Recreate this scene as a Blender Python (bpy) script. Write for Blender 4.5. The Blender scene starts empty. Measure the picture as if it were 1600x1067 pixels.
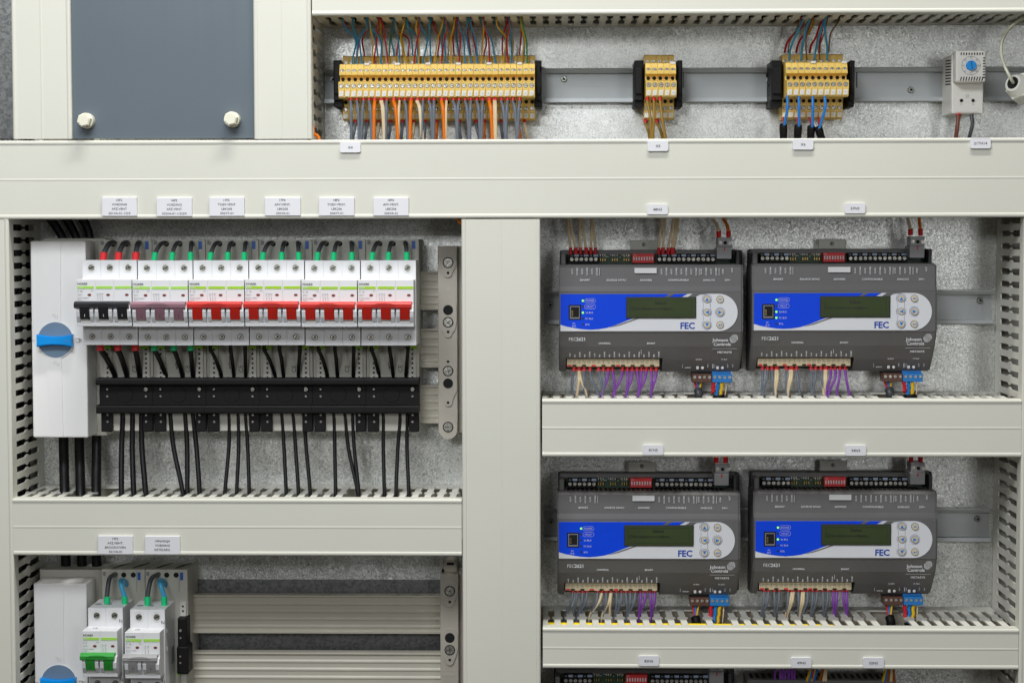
import bpy, bmesh, math, random
from mathutils import Vector, Matrix
random.seed(7)
PI = math.pi
SC = bpy.context.scene
COL = SC.collection

# ------------------------------------------------------------------ camera
F = 2922.0; D = 1.796
def rotm(a, b, c):
    Rx = Matrix(((1,0,0),(0,math.cos(a),-math.sin(a)),(0,math.sin(a),math.cos(a))))
    Ry = Matrix(((math.cos(b),0,math.sin(b)),(0,1,0),(-math.sin(b),0,math.cos(b))))
    Rz = Matrix(((math.cos(c),-math.sin(c),0),(math.sin(c),math.cos(c),0),(0,0,1)))
    return Rz @ Rx @ Ry
RM = rotm(.0520587, .0231643, -.0017683)
def w3(r): return Vector((r[0], r[2], -r[1]))       # (x, down, fwd) -> world
cam_d = bpy.data.cameras.new('camera'); cam = bpy.data.objects.new('camera', cam_d); COL.objects.link(cam)
rr, rd, rf = w3(RM[0]), w3(RM[1]), w3(RM[2])
M = Matrix((( rr.x, -rd.x, -rf.x), (rr.y, -rd.y, -rf.y), (rr.z, -rd.z, -rf.z)))
cam.matrix_world = Matrix.Translation((0, -D, 0)) @ M.to_4x4()
cam_d.sensor_width = 36; cam_d.lens = F/1600*36; cam_d.clip_start = .05; cam_d.clip_end = 30
SC.camera = cam

# ------------------------------------------------------------------ world, lamps, exposure
world = bpy.data.worlds.new('World'); SC.world = world; world.use_nodes = True
nt = world.node_tree; bg = nt.nodes['Background']
tc = nt.nodes.new('ShaderNodeTexCoord'); sp = nt.nodes.new('ShaderNodeSeparateXYZ'); cr = nt.nodes.new('ShaderNodeValToRGB')
mp = nt.nodes.new('ShaderNodeMapRange'); mp.inputs[1].default_value = -1; mp.inputs[2].default_value = 1
nt.links.new(tc.outputs['Generated'], sp.inputs[0]); nt.links.new(sp.outputs[2], mp.inputs[0]); nt.links.new(mp.outputs[0], cr.inputs[0]); nt.links.new(cr.outputs[0], bg.inputs[0])
cr.color_ramp.elements[0].color = (.13,.105,.07,1); cr.color_ramp.elements[0].position = .38
cr.color_ramp.elements[1].color = (.9,.92,.94,1); cr.color_ramp.elements[1].position = .72
bg.inputs[1].default_value = .24
def area(name, loc, target, sx, sy, power, col=(1,1,1)):
    l = bpy.data.lights.new(name, 'AREA'); l.shape = 'RECTANGLE'; l.size = sx; l.size_y = sy; l.energy = power; l.color = col
    o = bpy.data.objects.new(name, l); COL.objects.link(o); o.location = loc
    o.rotation_euler = (Vector(target)-Vector(loc)).to_track_quat('-Z', 'Y').to_euler(); return o
area('ceiling_lamp_near', (.12, -.52, 1.70), (.08, .1, -.2), .90, .10, 34, (1,.99,.96))
area('front_fill_mid', (-.42, -1.05, .80), (-.15, 0, 0), .7, .28, 12.5, (.95,.98,1.03))  # added fill lamp, brightens the front faces, strongest towards the top
area('room_lamp_left', (-.56, -3.0, .56), (-.1, 0, 0), .55, .30, 13, (.97,.99,1.01))
area('room_lamp_right', (1.0, -3.0, .05), (.1, 0, -.1), .45, .75, 6.0, (.97,.985,1))
SC.view_settings.view_transform = 'Standard'; SC.view_settings.look = 'None'; SC.view_settings.exposure = 0; SC.view_settings.gamma = 1
SC.render.engine = 'CYCLES'

# ------------------------------------------------------------------ pixel -> world at a depth
def P(u, v, y):
    d = rr*(u-800) + rd*(v-533.5) + rf*F
    t = (y + D)/d.y
    return Vector((d.x*t, y, d.z*t))
def PX(u, y, v=533): return P(u, v, y).x
def PZ(v, y, u=800): return P(u, v, y).z
def RC(u0, v0, u1, v1, y):
    um, vm = (u0+u1)/2, (v0+v1)/2
    return PX(u0,y,vm), PX(u1,y,vm), PZ(v1,y,um), PZ(v0,y,um)

# ------------------------------------------------------------------ materials
MATS = {}
def mat(name, col, rough=.5, metal=0, var=.04, scale=40, bump=0, bscale=300, emit=None, coat=0, trans=0, spec=None):
    m = bpy.data.materials.new(name); m.use_nodes = True; t = m.node_tree; b = t.nodes['Principled BSDF']
    b.inputs['Roughness'].default_value = rough; b.inputs['Metallic'].default_value = metal
    if spec is not None: b.inputs['Specular IOR Level'].default_value = spec
    tx = t.nodes.new('ShaderNodeTexCoord'); n = t.nodes.new('ShaderNodeTexNoise'); n.inputs['Scale'].default_value = scale; n.inputs['Detail'].default_value = 5
    t.links.new(tx.outputs['Object'], n.inputs['Vector'])
    r = t.nodes.new('ShaderNodeValToRGB'); r.color_ramp.elements[0].position = .3; r.color_ramp.elements[1].position = .7
    r.color_ramp.elements[0].color = tuple(c*(1-var) for c in col)+(1,); r.color_ramp.elements[1].color = tuple(min(1,c*(1+var)) for c in col)+(1,)
    t.links.new(n.outputs[0], r.inputs[0]); t.links.new(r.outputs[0], b.inputs['Base Color'])
    mr = t.nodes.new('ShaderNodeMapRange'); mr.inputs[3].default_value = rough*.88; mr.inputs[4].default_value = min(1, rough*1.12)
    t.links.new(n.outputs[0], mr.inputs[0]); t.links.new(mr.outputs[0], b.inputs['Roughness'])
    if bump:
        n2 = t.nodes.new('ShaderNodeTexNoise'); n2.inputs['Scale'].default_value = bscale; n2.inputs['Detail'].default_value = 2
        bp = t.nodes.new('ShaderNodeBump'); bp.inputs['Strength'].default_value = bump; bp.inputs['Distance'].default_value = .0004
        t.links.new(tx.outputs['Object'], n2.inputs['Vector']); t.links.new(n2.outputs[0], bp.inputs['Height']); t.links.new(bp.outputs[0], b.inputs['Normal'])
    if emit: b.inputs['Emission Color'].default_value = emit[0]+(1,); b.inputs['Emission Strength'].default_value = emit[1]
    if coat: b.inputs['Coat Weight'].default_value = coat; b.inputs['Coat Roughness'].default_value = .15
    if trans: b.inputs['Transmission Weight'].default_value = trans
    MATS[name] = m; return m
mat('duct', (.615,.61,.53), .46, var=.03, scale=5, bump=.14, bscale=110, spec=.35)
mat('duct_wall', (.66,.65,.575), .5, var=.02, scale=30, bump=.1)
mat('white', (.67,.675,.68), .38, var=.015, bump=.06, bscale=500)
mat('white_side', (.60,.60,.57), .45, var=.02)
mat('handle_white', (.84,.835,.815), .36, var=.015, scale=12, bump=.05)
mat('tag_white', (.68,.68,.70), .38, var=.02, bump=.05)
mat('ink', (.03,.03,.035), .6)
mat('ink_grey', (.22,.22,.24), .6)
mat('adapter', (.50,.49,.43), .5, var=.02, bump=.05)
mat('adapter_light', (.62,.61,.55), .5, var=.02)
mat('busbar', (.56,.53,.44), .45, var=.03, scale=12, bump=.1, bscale=90)
mat('holder', (.46,.425,.36), .5, var=.03, bump=.15, bscale=250)
mat('black', (.006,.0055,.0055), .55, spec=.25, var=.2, bump=.15, bscale=350)
mat('cable', (.005,.005,.0055), .45, spec=.35, var=.25, scale=90, bump=.2, bscale=250)
mat('hole', (.004,.004,.004), .8)
mat('blue', (.002,.26,.70), .35, spec=.3, var=.05)
mat('blue_dull', (.16,.24,.33), .32, var=.06)
mat('blue_tab', (.008,.10,.42), .45)
mat('lime', (.33,.62,.08), .5)
mat('lime2', (.30,.55,.01), .5)
mat('green_f', (.005,.55,.20), .5)
mat('red_f', (.75,.03,.035), .5)
mat('red_d', (.60,.008,.012), .45)
mat('red_t', (.52,.018,.010), .4, var=.05)
mat('mauve', (.24,.125,.155), .4)
mat('green_t', (.03,.30,.04), .35)
mat('grey_t', (.33,.32,.32), .4)
mat('black_t', (.022,.022,.024), .3)
mat('flag', (.22,.02,.02), .4)
mat('terminal', (.88,.60,.14), .5, var=.05, scale=60, bump=.1)
mat('marker', (.82,.80,.73), .5)
mat('w_red', (.60,.015,.03), .4); mat('w_blue', (.01,.31,.60), .4); mat('w_yellow', (.80,.48,.01), .4)
mat('w_green', (.05,.34,.10), .4); mat('w_grey', (.17,.195,.235), .45, var=.1, scale=120); mat('w_orange', (.86,.20,.004), .4)
mat('w_beige', (.80,.64,.40), .5, var=.06, scale=120); mat('w_gold', (.33,.19,.03), .45); mat('w_purple', (.25,.07,.42), .45)
mat('w_brown', (.16,.05,.03), .45); mat('w_brightblue', (.01,.20,.60), .4); mat('w_cyan', (.05,.35,.58), .35); mat('w_orangebrown', (.36,.11,.01), .45)
mat('w_darkgrey', (.05,.055,.06), .4, var=.15, scale=100); mat('w_copper', (.28,.13,.05), .4, .3); mat('w_cream', (.62,.62,.47), .3, coat=.3)
mat('thermo', (.66,.64,.585), .48, var=.02, bump=.08)
mat('gland', (.72,.72,.64), .38)
mat('fec', (.135,.132,.130), .5, var=.05, scale=20, bump=.35, bscale=900)
mat('fec_dark', (.028,.028,.030), .5)
mat('face_white', (.80,.81,.83), .4, var=.01)
mat('face_blue', (.001,.068,.84), .45, spec=.2, var=.03)
mat('print_white', (.72,.72,.72), .5)
mat('print_blue', (.01,.06,.42), .45)
mat('print_ltblue', (.005,.22,.70), .45)
mat('lcd', (.048,.070,.022), .5, var=.12, scale=25, spec=.25)
mat('lcd_ink', (.010,.014,.006), .4)
mat('button', (.70,.62,.46), .4)
mat('pcb', (.008,.045,.016), .45, var=.4, scale=260, bump=.5, bscale=700)
mat('gold_pin', (.55,.38,.12), .35, .8)
mat('tan', (.60,.50,.31), .5)
mat('blue_tagm', (.36,.45,.60), .5)
mat('plug_grey', (.30,.30,.31), .5)
mat('plug_brown', (.10,.04,.025), .45); mat('plug_blue', (.005,.19,.55), .45)
mat('led_on', (.4,.9,.05), .4, emit=((.18,1,.0), .9)); mat('led_off', (.02,.03,.06), .4)
mat('bolt_cream', (.72,.70,.56), .38)
mat('tab_clear', (.52,.52,.46), .4)
mat('yellow_cable', (.90,.66,.0), .4)
mat('anthracite', (.10,.125,.145), .5, spec=.25, var=.05, scale=6)
# brushed streaks on the grey panel
def streak(name, sc, strength, rl, rh):
    m = MATS[name]; t = m.node_tree; b = t.nodes['Principled BSDF']
    tx = t.nodes.new('ShaderNodeTexCoord'); mpn = t.nodes.new('ShaderNodeMapping'); mpn.inputs['Scale'].default_value = sc
    n = t.nodes.new('ShaderNodeTexNoise'); n.inputs['Scale'].default_value = 1; n.inputs['Detail'].default_value = 6
    t.links.new(tx.outputs['Object'], mpn.inputs[0]); t.links.new(mpn.outputs[0], n.inputs['Vector'])
    bp = t.nodes.new('ShaderNodeBump'); bp.inputs['Strength'].default_value = strength; bp.inputs['Distance'].default_value = .0005
    t.links.new(n.outputs[0], bp.inputs['Height']); t.links.new(bp.outputs[0], b.inputs['Normal'])
    mr = t.nodes.new('ShaderNodeMapRange'); mr.inputs[3].default_value = rl; mr.inputs[4].default_value = rh
    t.links.new(n.outputs[0], mr.inputs[0]); t.links.new(mr.outputs[0], b.inputs['Roughness'])
streak('anthracite', (260, 50, 3), .1, .25, .6)
# galvanised sheet with spangle
def galv(name, dark, light, rough, sc, tilt, metal=.9):
    m = bpy.data.materials.new(name); m.use_nodes = True; t = m.node_tree; b = t.nodes['Principled BSDF']; L = t.links.new
    tx = t.nodes.new('ShaderNodeTexCoord')
    n = t.nodes.new('ShaderNodeTexNoise'); n.inputs['Scale'].default_value = sc*.55; n.inputs['Detail'].default_value = 3
    sub = t.nodes.new('ShaderNodeVectorMath'); sub.operation = 'SUBTRACT'; sub.inputs[1].default_value = (.5,.5,.5)
    scl = t.nodes.new('ShaderNodeVectorMath'); scl.operation = 'SCALE'; scl.inputs['Scale'].default_value = 2.6/sc
    add = t.nodes.new('ShaderNodeVectorMath'); add.operation = 'ADD'
    L(tx.outputs['Object'], n.inputs['Vector']); L(n.outputs['Color'], sub.inputs[0]); L(sub.outputs[0], scl.inputs[0]); L(scl.outputs[0], add.inputs[0]); L(tx.outputs['Object'], add.inputs[1])
    v = t.nodes.new('ShaderNodeTexVoronoi'); v.inputs['Scale'].default_value = sc; L(add.outputs[0], v.inputs['Vector'])
    n2 = t.nodes.new('ShaderNodeTexNoise'); n2.inputs['Scale'].default_value = 9; n2.inputs['Detail'].default_value = 4; L(tx.outputs['Object'], n2.inputs['Vector'])
    sep = t.nodes.new('ShaderNodeSeparateColor'); L(v.outputs['Color'], sep.inputs[0])
    mx = t.nodes.new('ShaderNodeMath'); mx.operation = 'MULTIPLY_ADD'; mx.inputs[1].default_value = .7; L(sep.outputs[0], mx.inputs[0])
    m2 = t.nodes.new('ShaderNodeMath'); m2.operation = 'MULTIPLY'; m2.inputs[1].default_value = .45; L(n2.outputs[0], m2.inputs[0]); L(m2.outputs[0], mx.inputs[2])
    cr = t.nodes.new('ShaderNodeValToRGB'); L(mx.outputs[0], cr.inputs[0])
    cr.color_ramp.elements[0].color = dark+(1,); cr.color_ramp.elements[0].position = .15; cr.color_ramp.elements[1].color = light+(1,); cr.color_ramp.elements[1].position = .8
    L(cr.outputs[0], b.inputs['Base Color']); b.inputs['Metallic'].default_value = metal
    mr = t.nodes.new('ShaderNodeMapRange'); mr.inputs[3].default_value = rough*.75; mr.inputs[4].default_value = rough*1.3; L(sep.outputs[1], mr.inputs[0]); L(mr.outputs[0], b.inputs['Roughness'])
    g = t.nodes.new('ShaderNodeNewGeometry')
    s2 = t.nodes.new('ShaderNodeVectorMath'); s2.operation = 'SUBTRACT'; s2.inputs[1].default_value = (.5,.5,.5); L(v.outputs['Color'], s2.inputs[0])
    s3 = t.nodes.new('ShaderNodeVectorMath'); s3.operation = 'SCALE'; s3.inputs['Scale'].default_value = tilt; L(s2.outputs[0], s3.inputs[0])
    a2 = t.nodes.new('ShaderNodeVectorMath'); a2.operation = 'ADD'; L(g.outputs['Normal'], a2.inputs[0]); L(s3.outputs[0], a2.inputs[1])
    nn = t.nodes.new('ShaderNodeVectorMath'); nn.operation = 'NORMALIZE'; L(a2.outputs[0], nn.inputs[0]); L(nn.outputs[0], b.inputs['Normal'])
    MATS[name] = m
def galv2(name, dark, light, rough, sc):
    m = bpy.data.materials.new(name); m.use_nodes = True; t = m.node_tree; b = t.nodes['Principled BSDF']; L = t.links.new
    tx = t.nodes.new('ShaderNodeTexCoord')
    n = t.nodes.new('ShaderNodeTexNoise'); n.inputs['Scale'].default_value = sc; n.inputs['Detail'].default_value = 2.5; n.inputs['Distortion'].default_value = 2.2
    big = t.nodes.new('ShaderNodeTexNoise'); big.inputs['Scale'].default_value = 28; big.inputs['Detail'].default_value = 4
    v = t.nodes.new('ShaderNodeTexVoronoi'); v.inputs['Scale'].default_value = sc*1.3
    for q in (n, big, v): L(tx.outputs['Object'], q.inputs['Vector'])
    ad = t.nodes.new('ShaderNodeMath'); ad.operation = 'MULTIPLY_ADD'; ad.inputs[1].default_value = .28; L(big.outputs[0], ad.inputs[0]); L(n.outputs[0], ad.inputs[2])
    cr = t.nodes.new('ShaderNodeValToRGB'); L(ad.outputs[0], cr.inputs[0])
    e = cr.color_ramp.elements; e[0].color = dark+(1,); e[0].position = .48; e[1].color = light+(1,); e[1].position = .74
    L(cr.outputs[0], b.inputs['Base Color']); b.inputs['Metallic'].default_value = .78
    mr = t.nodes.new('ShaderNodeMapRange'); mr.inputs[3].default_value = rough*.8; mr.inputs[4].default_value = rough*1.25; L(v.outputs['Distance'], mr.inputs[0]); L(mr.outputs[0], b.inputs['Roughness'])
    g = t.nodes.new('ShaderNodeNewGeometry')
    s2 = t.nodes.new('ShaderNodeVectorMath'); s2.operation = 'SUBTRACT'; s2.inputs[1].default_value = (.5,.5,.5); L(n.outputs['Color'], s2.inputs[0])
    s3 = t.nodes.new('ShaderNodeVectorMath'); s3.operation = 'SCALE'; s3.inputs['Scale'].default_value = .34; L(s2.outputs[0], s3.inputs[0])
    a2 = t.nodes.new('ShaderNodeVectorMath'); a2.operation = 'ADD'; L(g.outputs['Normal'], a2.inputs[0]); L(s3.outputs[0], a2.inputs[1])
    nn = t.nodes.new('ShaderNodeVectorMath'); nn.operation = 'NORMALIZE'; L(a2.outputs[0], nn.inputs[0]); L(nn.outputs[0], b.inputs['Normal'])
    MATS[name] = m
galv2('galvanised', (.38,.39,.37), (.74,.75,.72), .38, 330)
galv('galvanised_dark', (.10,.105,.105), (.19,.195,.19), .5, 420, .05, metal=.4)  # darker zinc copy, used to paint dimness on two plate overlays
mat('rail_zinc', (.44,.46,.46), .5, .45, var=.03, scale=14, bump=.05)
galv('screw_zinc', (.30,.29,.26), (.50,.48,.43), .42, 900, .1)
MATS['screw_dark'] = None; galv('screw_dark', (.20,.21,.19), (.38,.38,.34), .35, 900, .2)

# ------------------------------------------------------------------ mesh builder
_font = {}
def glyphs(s, bold):
    k = (s, bold)
    if k not in _font:
        c = bpy.data.curves.new('t', 'FONT'); c.body = s; c.resolution_u = 2; c.size = 1
        if bold: c.offset = .022*bold
        o = bpy.data.objects.new('t', c); COL.objects.link(o)
        me = bpy.data.meshes.new_from_object(o)
        _font[k] = ([(v.co.x, v.co.y) for v in me.vertices], [tuple(p.vertices) for p in me.polygons])
        bpy.data.objects.remove(o); bpy.data.curves.remove(c); bpy.data.meshes.remove(me)
    return _font[k]
class MB:
    def __init__(s): s.v=[]; s.f=[]; s.m=[]; s.s=[]
    def add(s, vs, fs, m, sm=False):
        b = len(s.v); s.v += [tuple(x) for x in vs]; s.f += [tuple(i+b for i in f) for f in fs]; s.m += [m]*len(fs); s.s += [sm]*len(fs); return s
    def box(s, x0,x1,y0,y1,z0,z1, m, bev=0, seg=2):
        if x0>x1: x0,x1=x1,x0
        if y0>y1: y0,y1=y1,y0
        if z0>z1: z0,z1=z1,z0
        if bev:
            bm = bmesh.new(); bmesh.ops.create_cube(bm, size=1)
            for q in bm.verts: q.co = Vector(((x0+x1)/2+q.co.x*(x1-x0), (y0+y1)/2+q.co.y*(y1-y0), (z0+z1)/2+q.co.z*(z1-z0)))
            bmesh.ops.bevel(bm, geom=bm.edges[:], offset=min(bev, .45*min(x1-x0,y1-y0,z1-z0)), segments=seg, affect='EDGES', profile=.5)
            bm.verts.index_update(); s.add([q.co[:] for q in bm.verts], [[q.index for q in f.verts] for f in bm.faces], m); bm.free(); return s
        vs = [(x0,y0,z0),(x1,y0,z0),(x1,y1,z0),(x0,y1,z0),(x0,y0,z1),(x1,y0,z1),(x1,y1,z1),(x0,y1,z1)]
        return s.add(vs, [(0,3,2,1),(4,5,6,7),(0,1,5,4),(1,2,6,5),(2,3,7,6),(3,0,4,7)], m)
    def pbox(s, u0,v0,u1,v1,y0,y1,m,bev=0):
        x0,x1,z0,z1 = RC(u0,v0,u1,v1,y0); return s.box(x0,x1,y0,y1,z0,z1,m,bev)
    def prism(s, poly, ax, a, b, m, sm=False):
        n = len(poly)
        def mk(p, t):
            if ax=='x': return (t, p[0], p[1])
            if ax=='y': return (p[0], t, p[1])
            return (p[0], p[1], t)
        vs = [mk(p,a) for p in poly]+[mk(p,b) for p in poly]
        s.add(vs, [tuple(range(n)), tuple(range(2*n-1,n-1,-1))], m)
        base = len(s.v)-2*n
        fs = [tuple(base+q for q in (i,(i+1)%n,n+(i+1)%n,n+i)) for i in range(n)]
        s.f += fs; s.m += [m]*n; s.s += [sm]*n; return s
    def disc(s, x,z,y,r,m,n=16,rz=None):
        rz = rz or r
        return s.add([(x+r*math.cos(2*PI*i/n), y, z+rz*math.sin(2*PI*i/n)) for i in range(n)], [tuple(range(n))], m)
    def ring(s, x,z,y,r0,r1,m,n=24):
        vs = [(x+r*math.cos(2*PI*i/n), y, z+r*math.sin(2*PI*i/n)) for r in (r0,r1) for i in range(n)]
        return s.add(vs, [(i,(i+1)%n,n+(i+1)%n,n+i) for i in range(n)], m)
    def cyl(s, p0, p1, r0, r1, m, n=16, cap=True):
        p0, p1 = Vector(p0), Vector(p1); d = (p1-p0).normalized(); a = d.orthogonal().normalized(); b = d.cross(a)
        vs = [p+ (a*math.cos(2*PI*i/n)+b*math.sin(2*PI*i/n))*r for p,r in ((p0,r0),(p1,r1)) for i in range(n)]
        s.add(vs, [(i,(i+1)%n,n+(i+1)%n,n+i) for i in range(n)], m, n>8)
        if cap: s.add(vs, [tuple(range(n)), tuple(range(2*n-1,n-1,-1))], m)
        return s
    def tube(s, pts, r, m, n=8, sub=5):
        pts = [Vector(p) for p in pts]
        if len(pts) > 2 and sub > 1:
            q = [pts[0]*2-pts[1]]+pts+[pts[-1]*2-pts[-2]]; out = []
            for i in range(1, len(q)-2):
                a,b,c,d = q[i-1:i+3]
                for k in range(sub):
                    t = k/sub; out.append(.5*((2*b)+(c-a)*t+(2*a-5*b+4*c-d)*t*t+(3*b-a-3*c+d)*t**3))
            out.append(pts[-1]); pts = out
        vs = []; fs = []; up = None
        for i,p in enumerate(pts):
            d = (pts[min(i+1,len(pts)-1)]-pts[max(i-1,0)]).normalized()
            if up is None: up = d.orthogonal().normalized()
            up = (up - d*up.dot(d)).normalized(); bb = d.cross(up); rad = r(i/(len(pts)-1)) if callable(r) else r
            vs += [p+(up*math.cos(2*PI*k/n)+bb*math.sin(2*PI*k/n))*rad for k in range(n)]
            if i: fs += [((i-1)*n+k,(i-1)*n+(k+1)%n,i*n+(k+1)%n,i*n+k) for k in range(n)]
        fs += [tuple(range(n)), tuple(range(len(vs)-1, len(vs)-n-1, -1))]
        return s.add(vs, fs, m, True)
    def text(s, t, x, z, y, h, m, al='C', rot=0, sx=1, bold=False):
        vs, fs = glyphs(t, bold)
        if not vs: return s
        k = h/.715; xs = [p[0] for p in vs]; w = max(xs)-min(xs)
        off = {'C': -(min(xs)+max(xs))/2, 'L': -min(xs), 'R': -max(xs)}[al]; c, sn = math.cos(rot), math.sin(rot)
        out = []
        for p in vs:
            a = (p[0]+off)*k*sx; b = p[1]*k - h/2
            out.append((x+a*c-b*sn, y, z+a*sn+b*c))
        return s.add(out, fs, m)
    def ball(s, c, r, m, n=10):
        vs=[]; fs=[]; c=Vector(c)
        for i in range(n+1):
            for j in range(n*2):
                a=PI*i/n; b=PI*j/n; vs.append(c+Vector((math.sin(a)*math.cos(b),math.cos(a),math.sin(a)*math.sin(b)))*r)
        for i in range(n):
            for j in range(n*2): fs.append((i*2*n+j,i*2*n+(j+1)%(2*n),(i+1)*2*n+(j+1)%(2*n),(i+1)*2*n+j))
        return s.add(vs, fs, m, True)
    def mesh(s, name, off=(0,0,0)):
        names = list(dict.fromkeys(s.m)); me = bpy.data.meshes.new(name)
        off = Vector(off); me.from_pydata([tuple(Vector(v)-off) for v in s.v], [], s.f)
        for n in names: me.materials.append(MATS[n])
        me.polygons.foreach_set('material_index', [names.index(q) for q in s.m]); me.polygons.foreach_set('use_smooth', s.s)
        bm = bmesh.new(); bm.from_mesh(me)
        bmesh.ops.recalc_face_normals(bm, faces=bm.faces)
        bm.to_mesh(me); bm.free(); me.update(); return me
def worldloc(o):
    v = Vector((0,0,0))
    while o: v += o.location; o = o.parent
    return v
def part(mb, name, parent, label=None):
    o = bpy.data.objects.new(name, mb.mesh(name, worldloc(parent))); COL.objects.link(o); o.parent = parent
    if label: o['label'] = label
    return o
def tag(o, label, cat, group=None, kind=None):
    if label: o['label'] = label; o['category'] = cat
    if group: o['group'] = group
    if kind: o['kind'] = kind
    return o
def root(name, loc, label, cat, group=None):
    o = bpy.data.objects.new(name, None); COL.objects.link(o); o.location = loc; o.empty_display_size = .01; return tag(o, label, cat, group)
def solo(mb, name, label, cat, group=None, kind=None):
    c = sum((Vector(v) for v in mb.v), Vector((0,0,0)))/len(mb.v)
    o = bpy.data.objects.new(name, mb.mesh(name, c)); COL.objects.link(o); o.location = c
    if kind == 'structure': o['kind'] = kind
    else: tag(o, label, cat, group, kind)
    return o
def kids(o): return [c for c in list(bpy.data.objects) if c.parent == o]
def copy_tree(o, parent=None, keep=None):
    tree = {}
    for c in bpy.data.objects:
        if c.parent: tree.setdefault(c.parent.name, []).append(c)
    def rec(x, par):
        c = x.copy(); COL.objects.link(c); c.parent = par
        for ch in tree.get(x.name, []): rec(ch, c)
        return c
    return rec(o, parent)
def ordn(i):
    L = ['first','second','third','fourth','fifth','sixth','seventh','eighth','ninth','tenth','eleventh','twelfth','thirteenth','fourteenth','fifteenth','sixteenth','seventeenth','eighteenth','nineteenth','twentieth']
    if i < 20: return L[i]
    if i < 29: return 'twenty-'+L[i-20]
    if i == 29: return 'thirtieth'
    return 'thirty-'+L[i-30]

# ------------------------------------------------------------------ setting: mounting plate
YB = .1186
mb = MB(); x0,x1,z0,z1 = RC(-60,-90,1680,1150,YB); mb.box(x0,x1,YB,YB+.003,z0,z1,'galvanised'); solo(mb,'mounting_plate',None,None,kind='structure')
mb = MB(); x0,x1,z0,z1 = RC(-60,-90,40,217,.112); mb.box(x0,x1,.1120,.1150,z0,z1,'galvanised_dark'); solo(mb,'unlit_strip_sheet',None,None,kind='structure')  # dark overlay: its colour stands in for the unlit plate at far left
mb = MB(); x0,x1,z0,z1 = RC(296,905,700,1120,.1165); mb.box(x0,x1,.1165,.1180,z0,z1,'galvanised_dark'); solo(mb,'dim_reflection_sheet',None,None,kind='structure')  # dark overlay painting the plate's dim reflection behind the lower busbars
# ------------------------------------------------------------------ wiring ducts
DUCT = {}
def duct(key, label, ori, s0, s1, t0, t1, missing=(), phase=0., walls='lh', pitch=.0125):
    cen = ((s0+s1)/2, 0, (t0+t1)/2) if ori=='h' else ((t0+t1)/2, 0, (s0+s1)/2)
    r = root('wiring_duct', cen, label, 'cable duct', 'slotted cable ducts')
    w = t1-t0; e=.0011
    prof = [(t0,.016),(t0,.0012),(t0+.0010,.0002),(t0+.0022,0),(t0+.0036,.0003),(t0+.0042,.0008),(t0+w*.5-.0012,.0008),(t0+w*.5-.0005,.0006),(t0+w*.5+.0005,.0006),(t0+w*.5+.0012,.0008),(t1-.0042,.0008),(t1-.0036,.0003),(t1-.0022,0),(t1-.0010,.0002),(t1,.0012),(t1,.016),(t1-e,.016),(t1-e,.0030),(t0+e,.0030),(t0+e,.016)]
    m = MB()
    if ori=='h': m.prism([(y,t) for t,y in prof],'x',s0,s1,'duct')
    else: m.prism([(t,y) for t,y in prof],'z',s0,s1,'duct')
    part(m,'cover',r)
    m = MB(); wi = .0014; th=.0015
    slots = []; k = 0; c = s0+.006+phase
    while c < s1: slots.append(c); c += pitch
    DUCT[key] = slots
    hs = .0029; nk=.0019
    for side in walls:
        ta = t0+wi if side=='l' else t1-wi-th; tb = ta+th
        def pr(poly):
            if ori=='h': m.prism(poly,'z',ta,tb,'duct_wall')
            else: m.prism([(y,s) for s,y in poly],'x',ta,tb,'duct_wall')
        pr([(s0,.098),(s1,.098),(s1,.1175),(s0,.1175)])
        edges = [s0-hs]+slots+[s1+hs]
        for i in range(len(edges)-1):
            if (i in missing) : continue
            a, b = edges[i]+hs, edges[i+1]-hs
            if b-a < .001: continue
            L = [(a-.0008,.098),(a+.0002,.0955),(a+.0002,.064),(a-nk,.060),(a-nk,.056),(a+.0002,.051),(a+.0002,.0035)] if i else [(a,.098),(a,.0035)]
            R = [(b-.0002,.0035),(b-.0002,.051),(b+nk,.056),(b+nk,.060),(b-.0002,.064),(b-.0002,.0955),(b+.0008,.098)] if i < len(edges)-2 else [(b,.0035),(b,.098)]
            pr(L+R)
    if ori=='h': m.box(s0,s1,.1170,.1184,t0+wi+th,t1-wi-th,'duct_wall')
    else: m.box(t0+wi+th,t1-wi-th,.1170,.1184,s0,s1,'duct_wall')
    part(m,'slotted_channel',r)
    return r
def hd(key,label,u0,u1,v0,v1,**k):
    um=(u0+u1)/2; return duct(key,label,'h',PX(u0,0,(v0+v1)/2),PX(u1,0,(v0+v1)/2),PZ(v1,0,um),PZ(v0,0,um),**k)
def vd(key,label,u0,u1,v0,v1,**k):
    vm=(v0+v1)/2; return duct(key,label,'v',PZ(v1,0,(u0+u1)/2),PZ(v0,0,(u0+u1)/2),PX(u0,0,vm),PX(u1,0,vm),**k)
hd('A','horizontal cable duct along the top edge above the gold terminal strips',487.2,1660,-70,22.0,phase=.0045)
vd('B','short upright duct at the far left of the dark grey panel',18.0,110,-80,217.2)
vd('C','short upright duct between the dark grey panel and the long gold terminal strip',396,486,-80,217.2,phase=.004)
hd('D','wide horizontal duct across the whole panel carrying the six printed breaker tags',-40,1660,217.8,341.0,phase=.003)
vd('E','upright duct down the left edge beside the white switch handles',-70,19.3,342.5,1150,phase=.0035)
vd('F','broad upright duct between the breakers and the blue faced controllers',722.3,844.2,342.5,1150)
vd('G','upright duct down the right edge of the panel beyond the controllers',1595.5,1690,339,1150,phase=.004)
hd('H','horizontal duct under the row of six breakers',20.5,721.3,779.3,868.0,missing=(4,6,26),phase=.002)
hd('I','horizontal duct between the upper and lower pair of blue faced controllers',847.2,1596,623.9,713.8,missing=(12,14,27,29),phase=.0015)
hd('J','horizontal duct under the lower pair of blue faced controllers',848.2,1591.5,981.5,1044.8,missing=(12,14,27,28),phase=.002)
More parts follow.
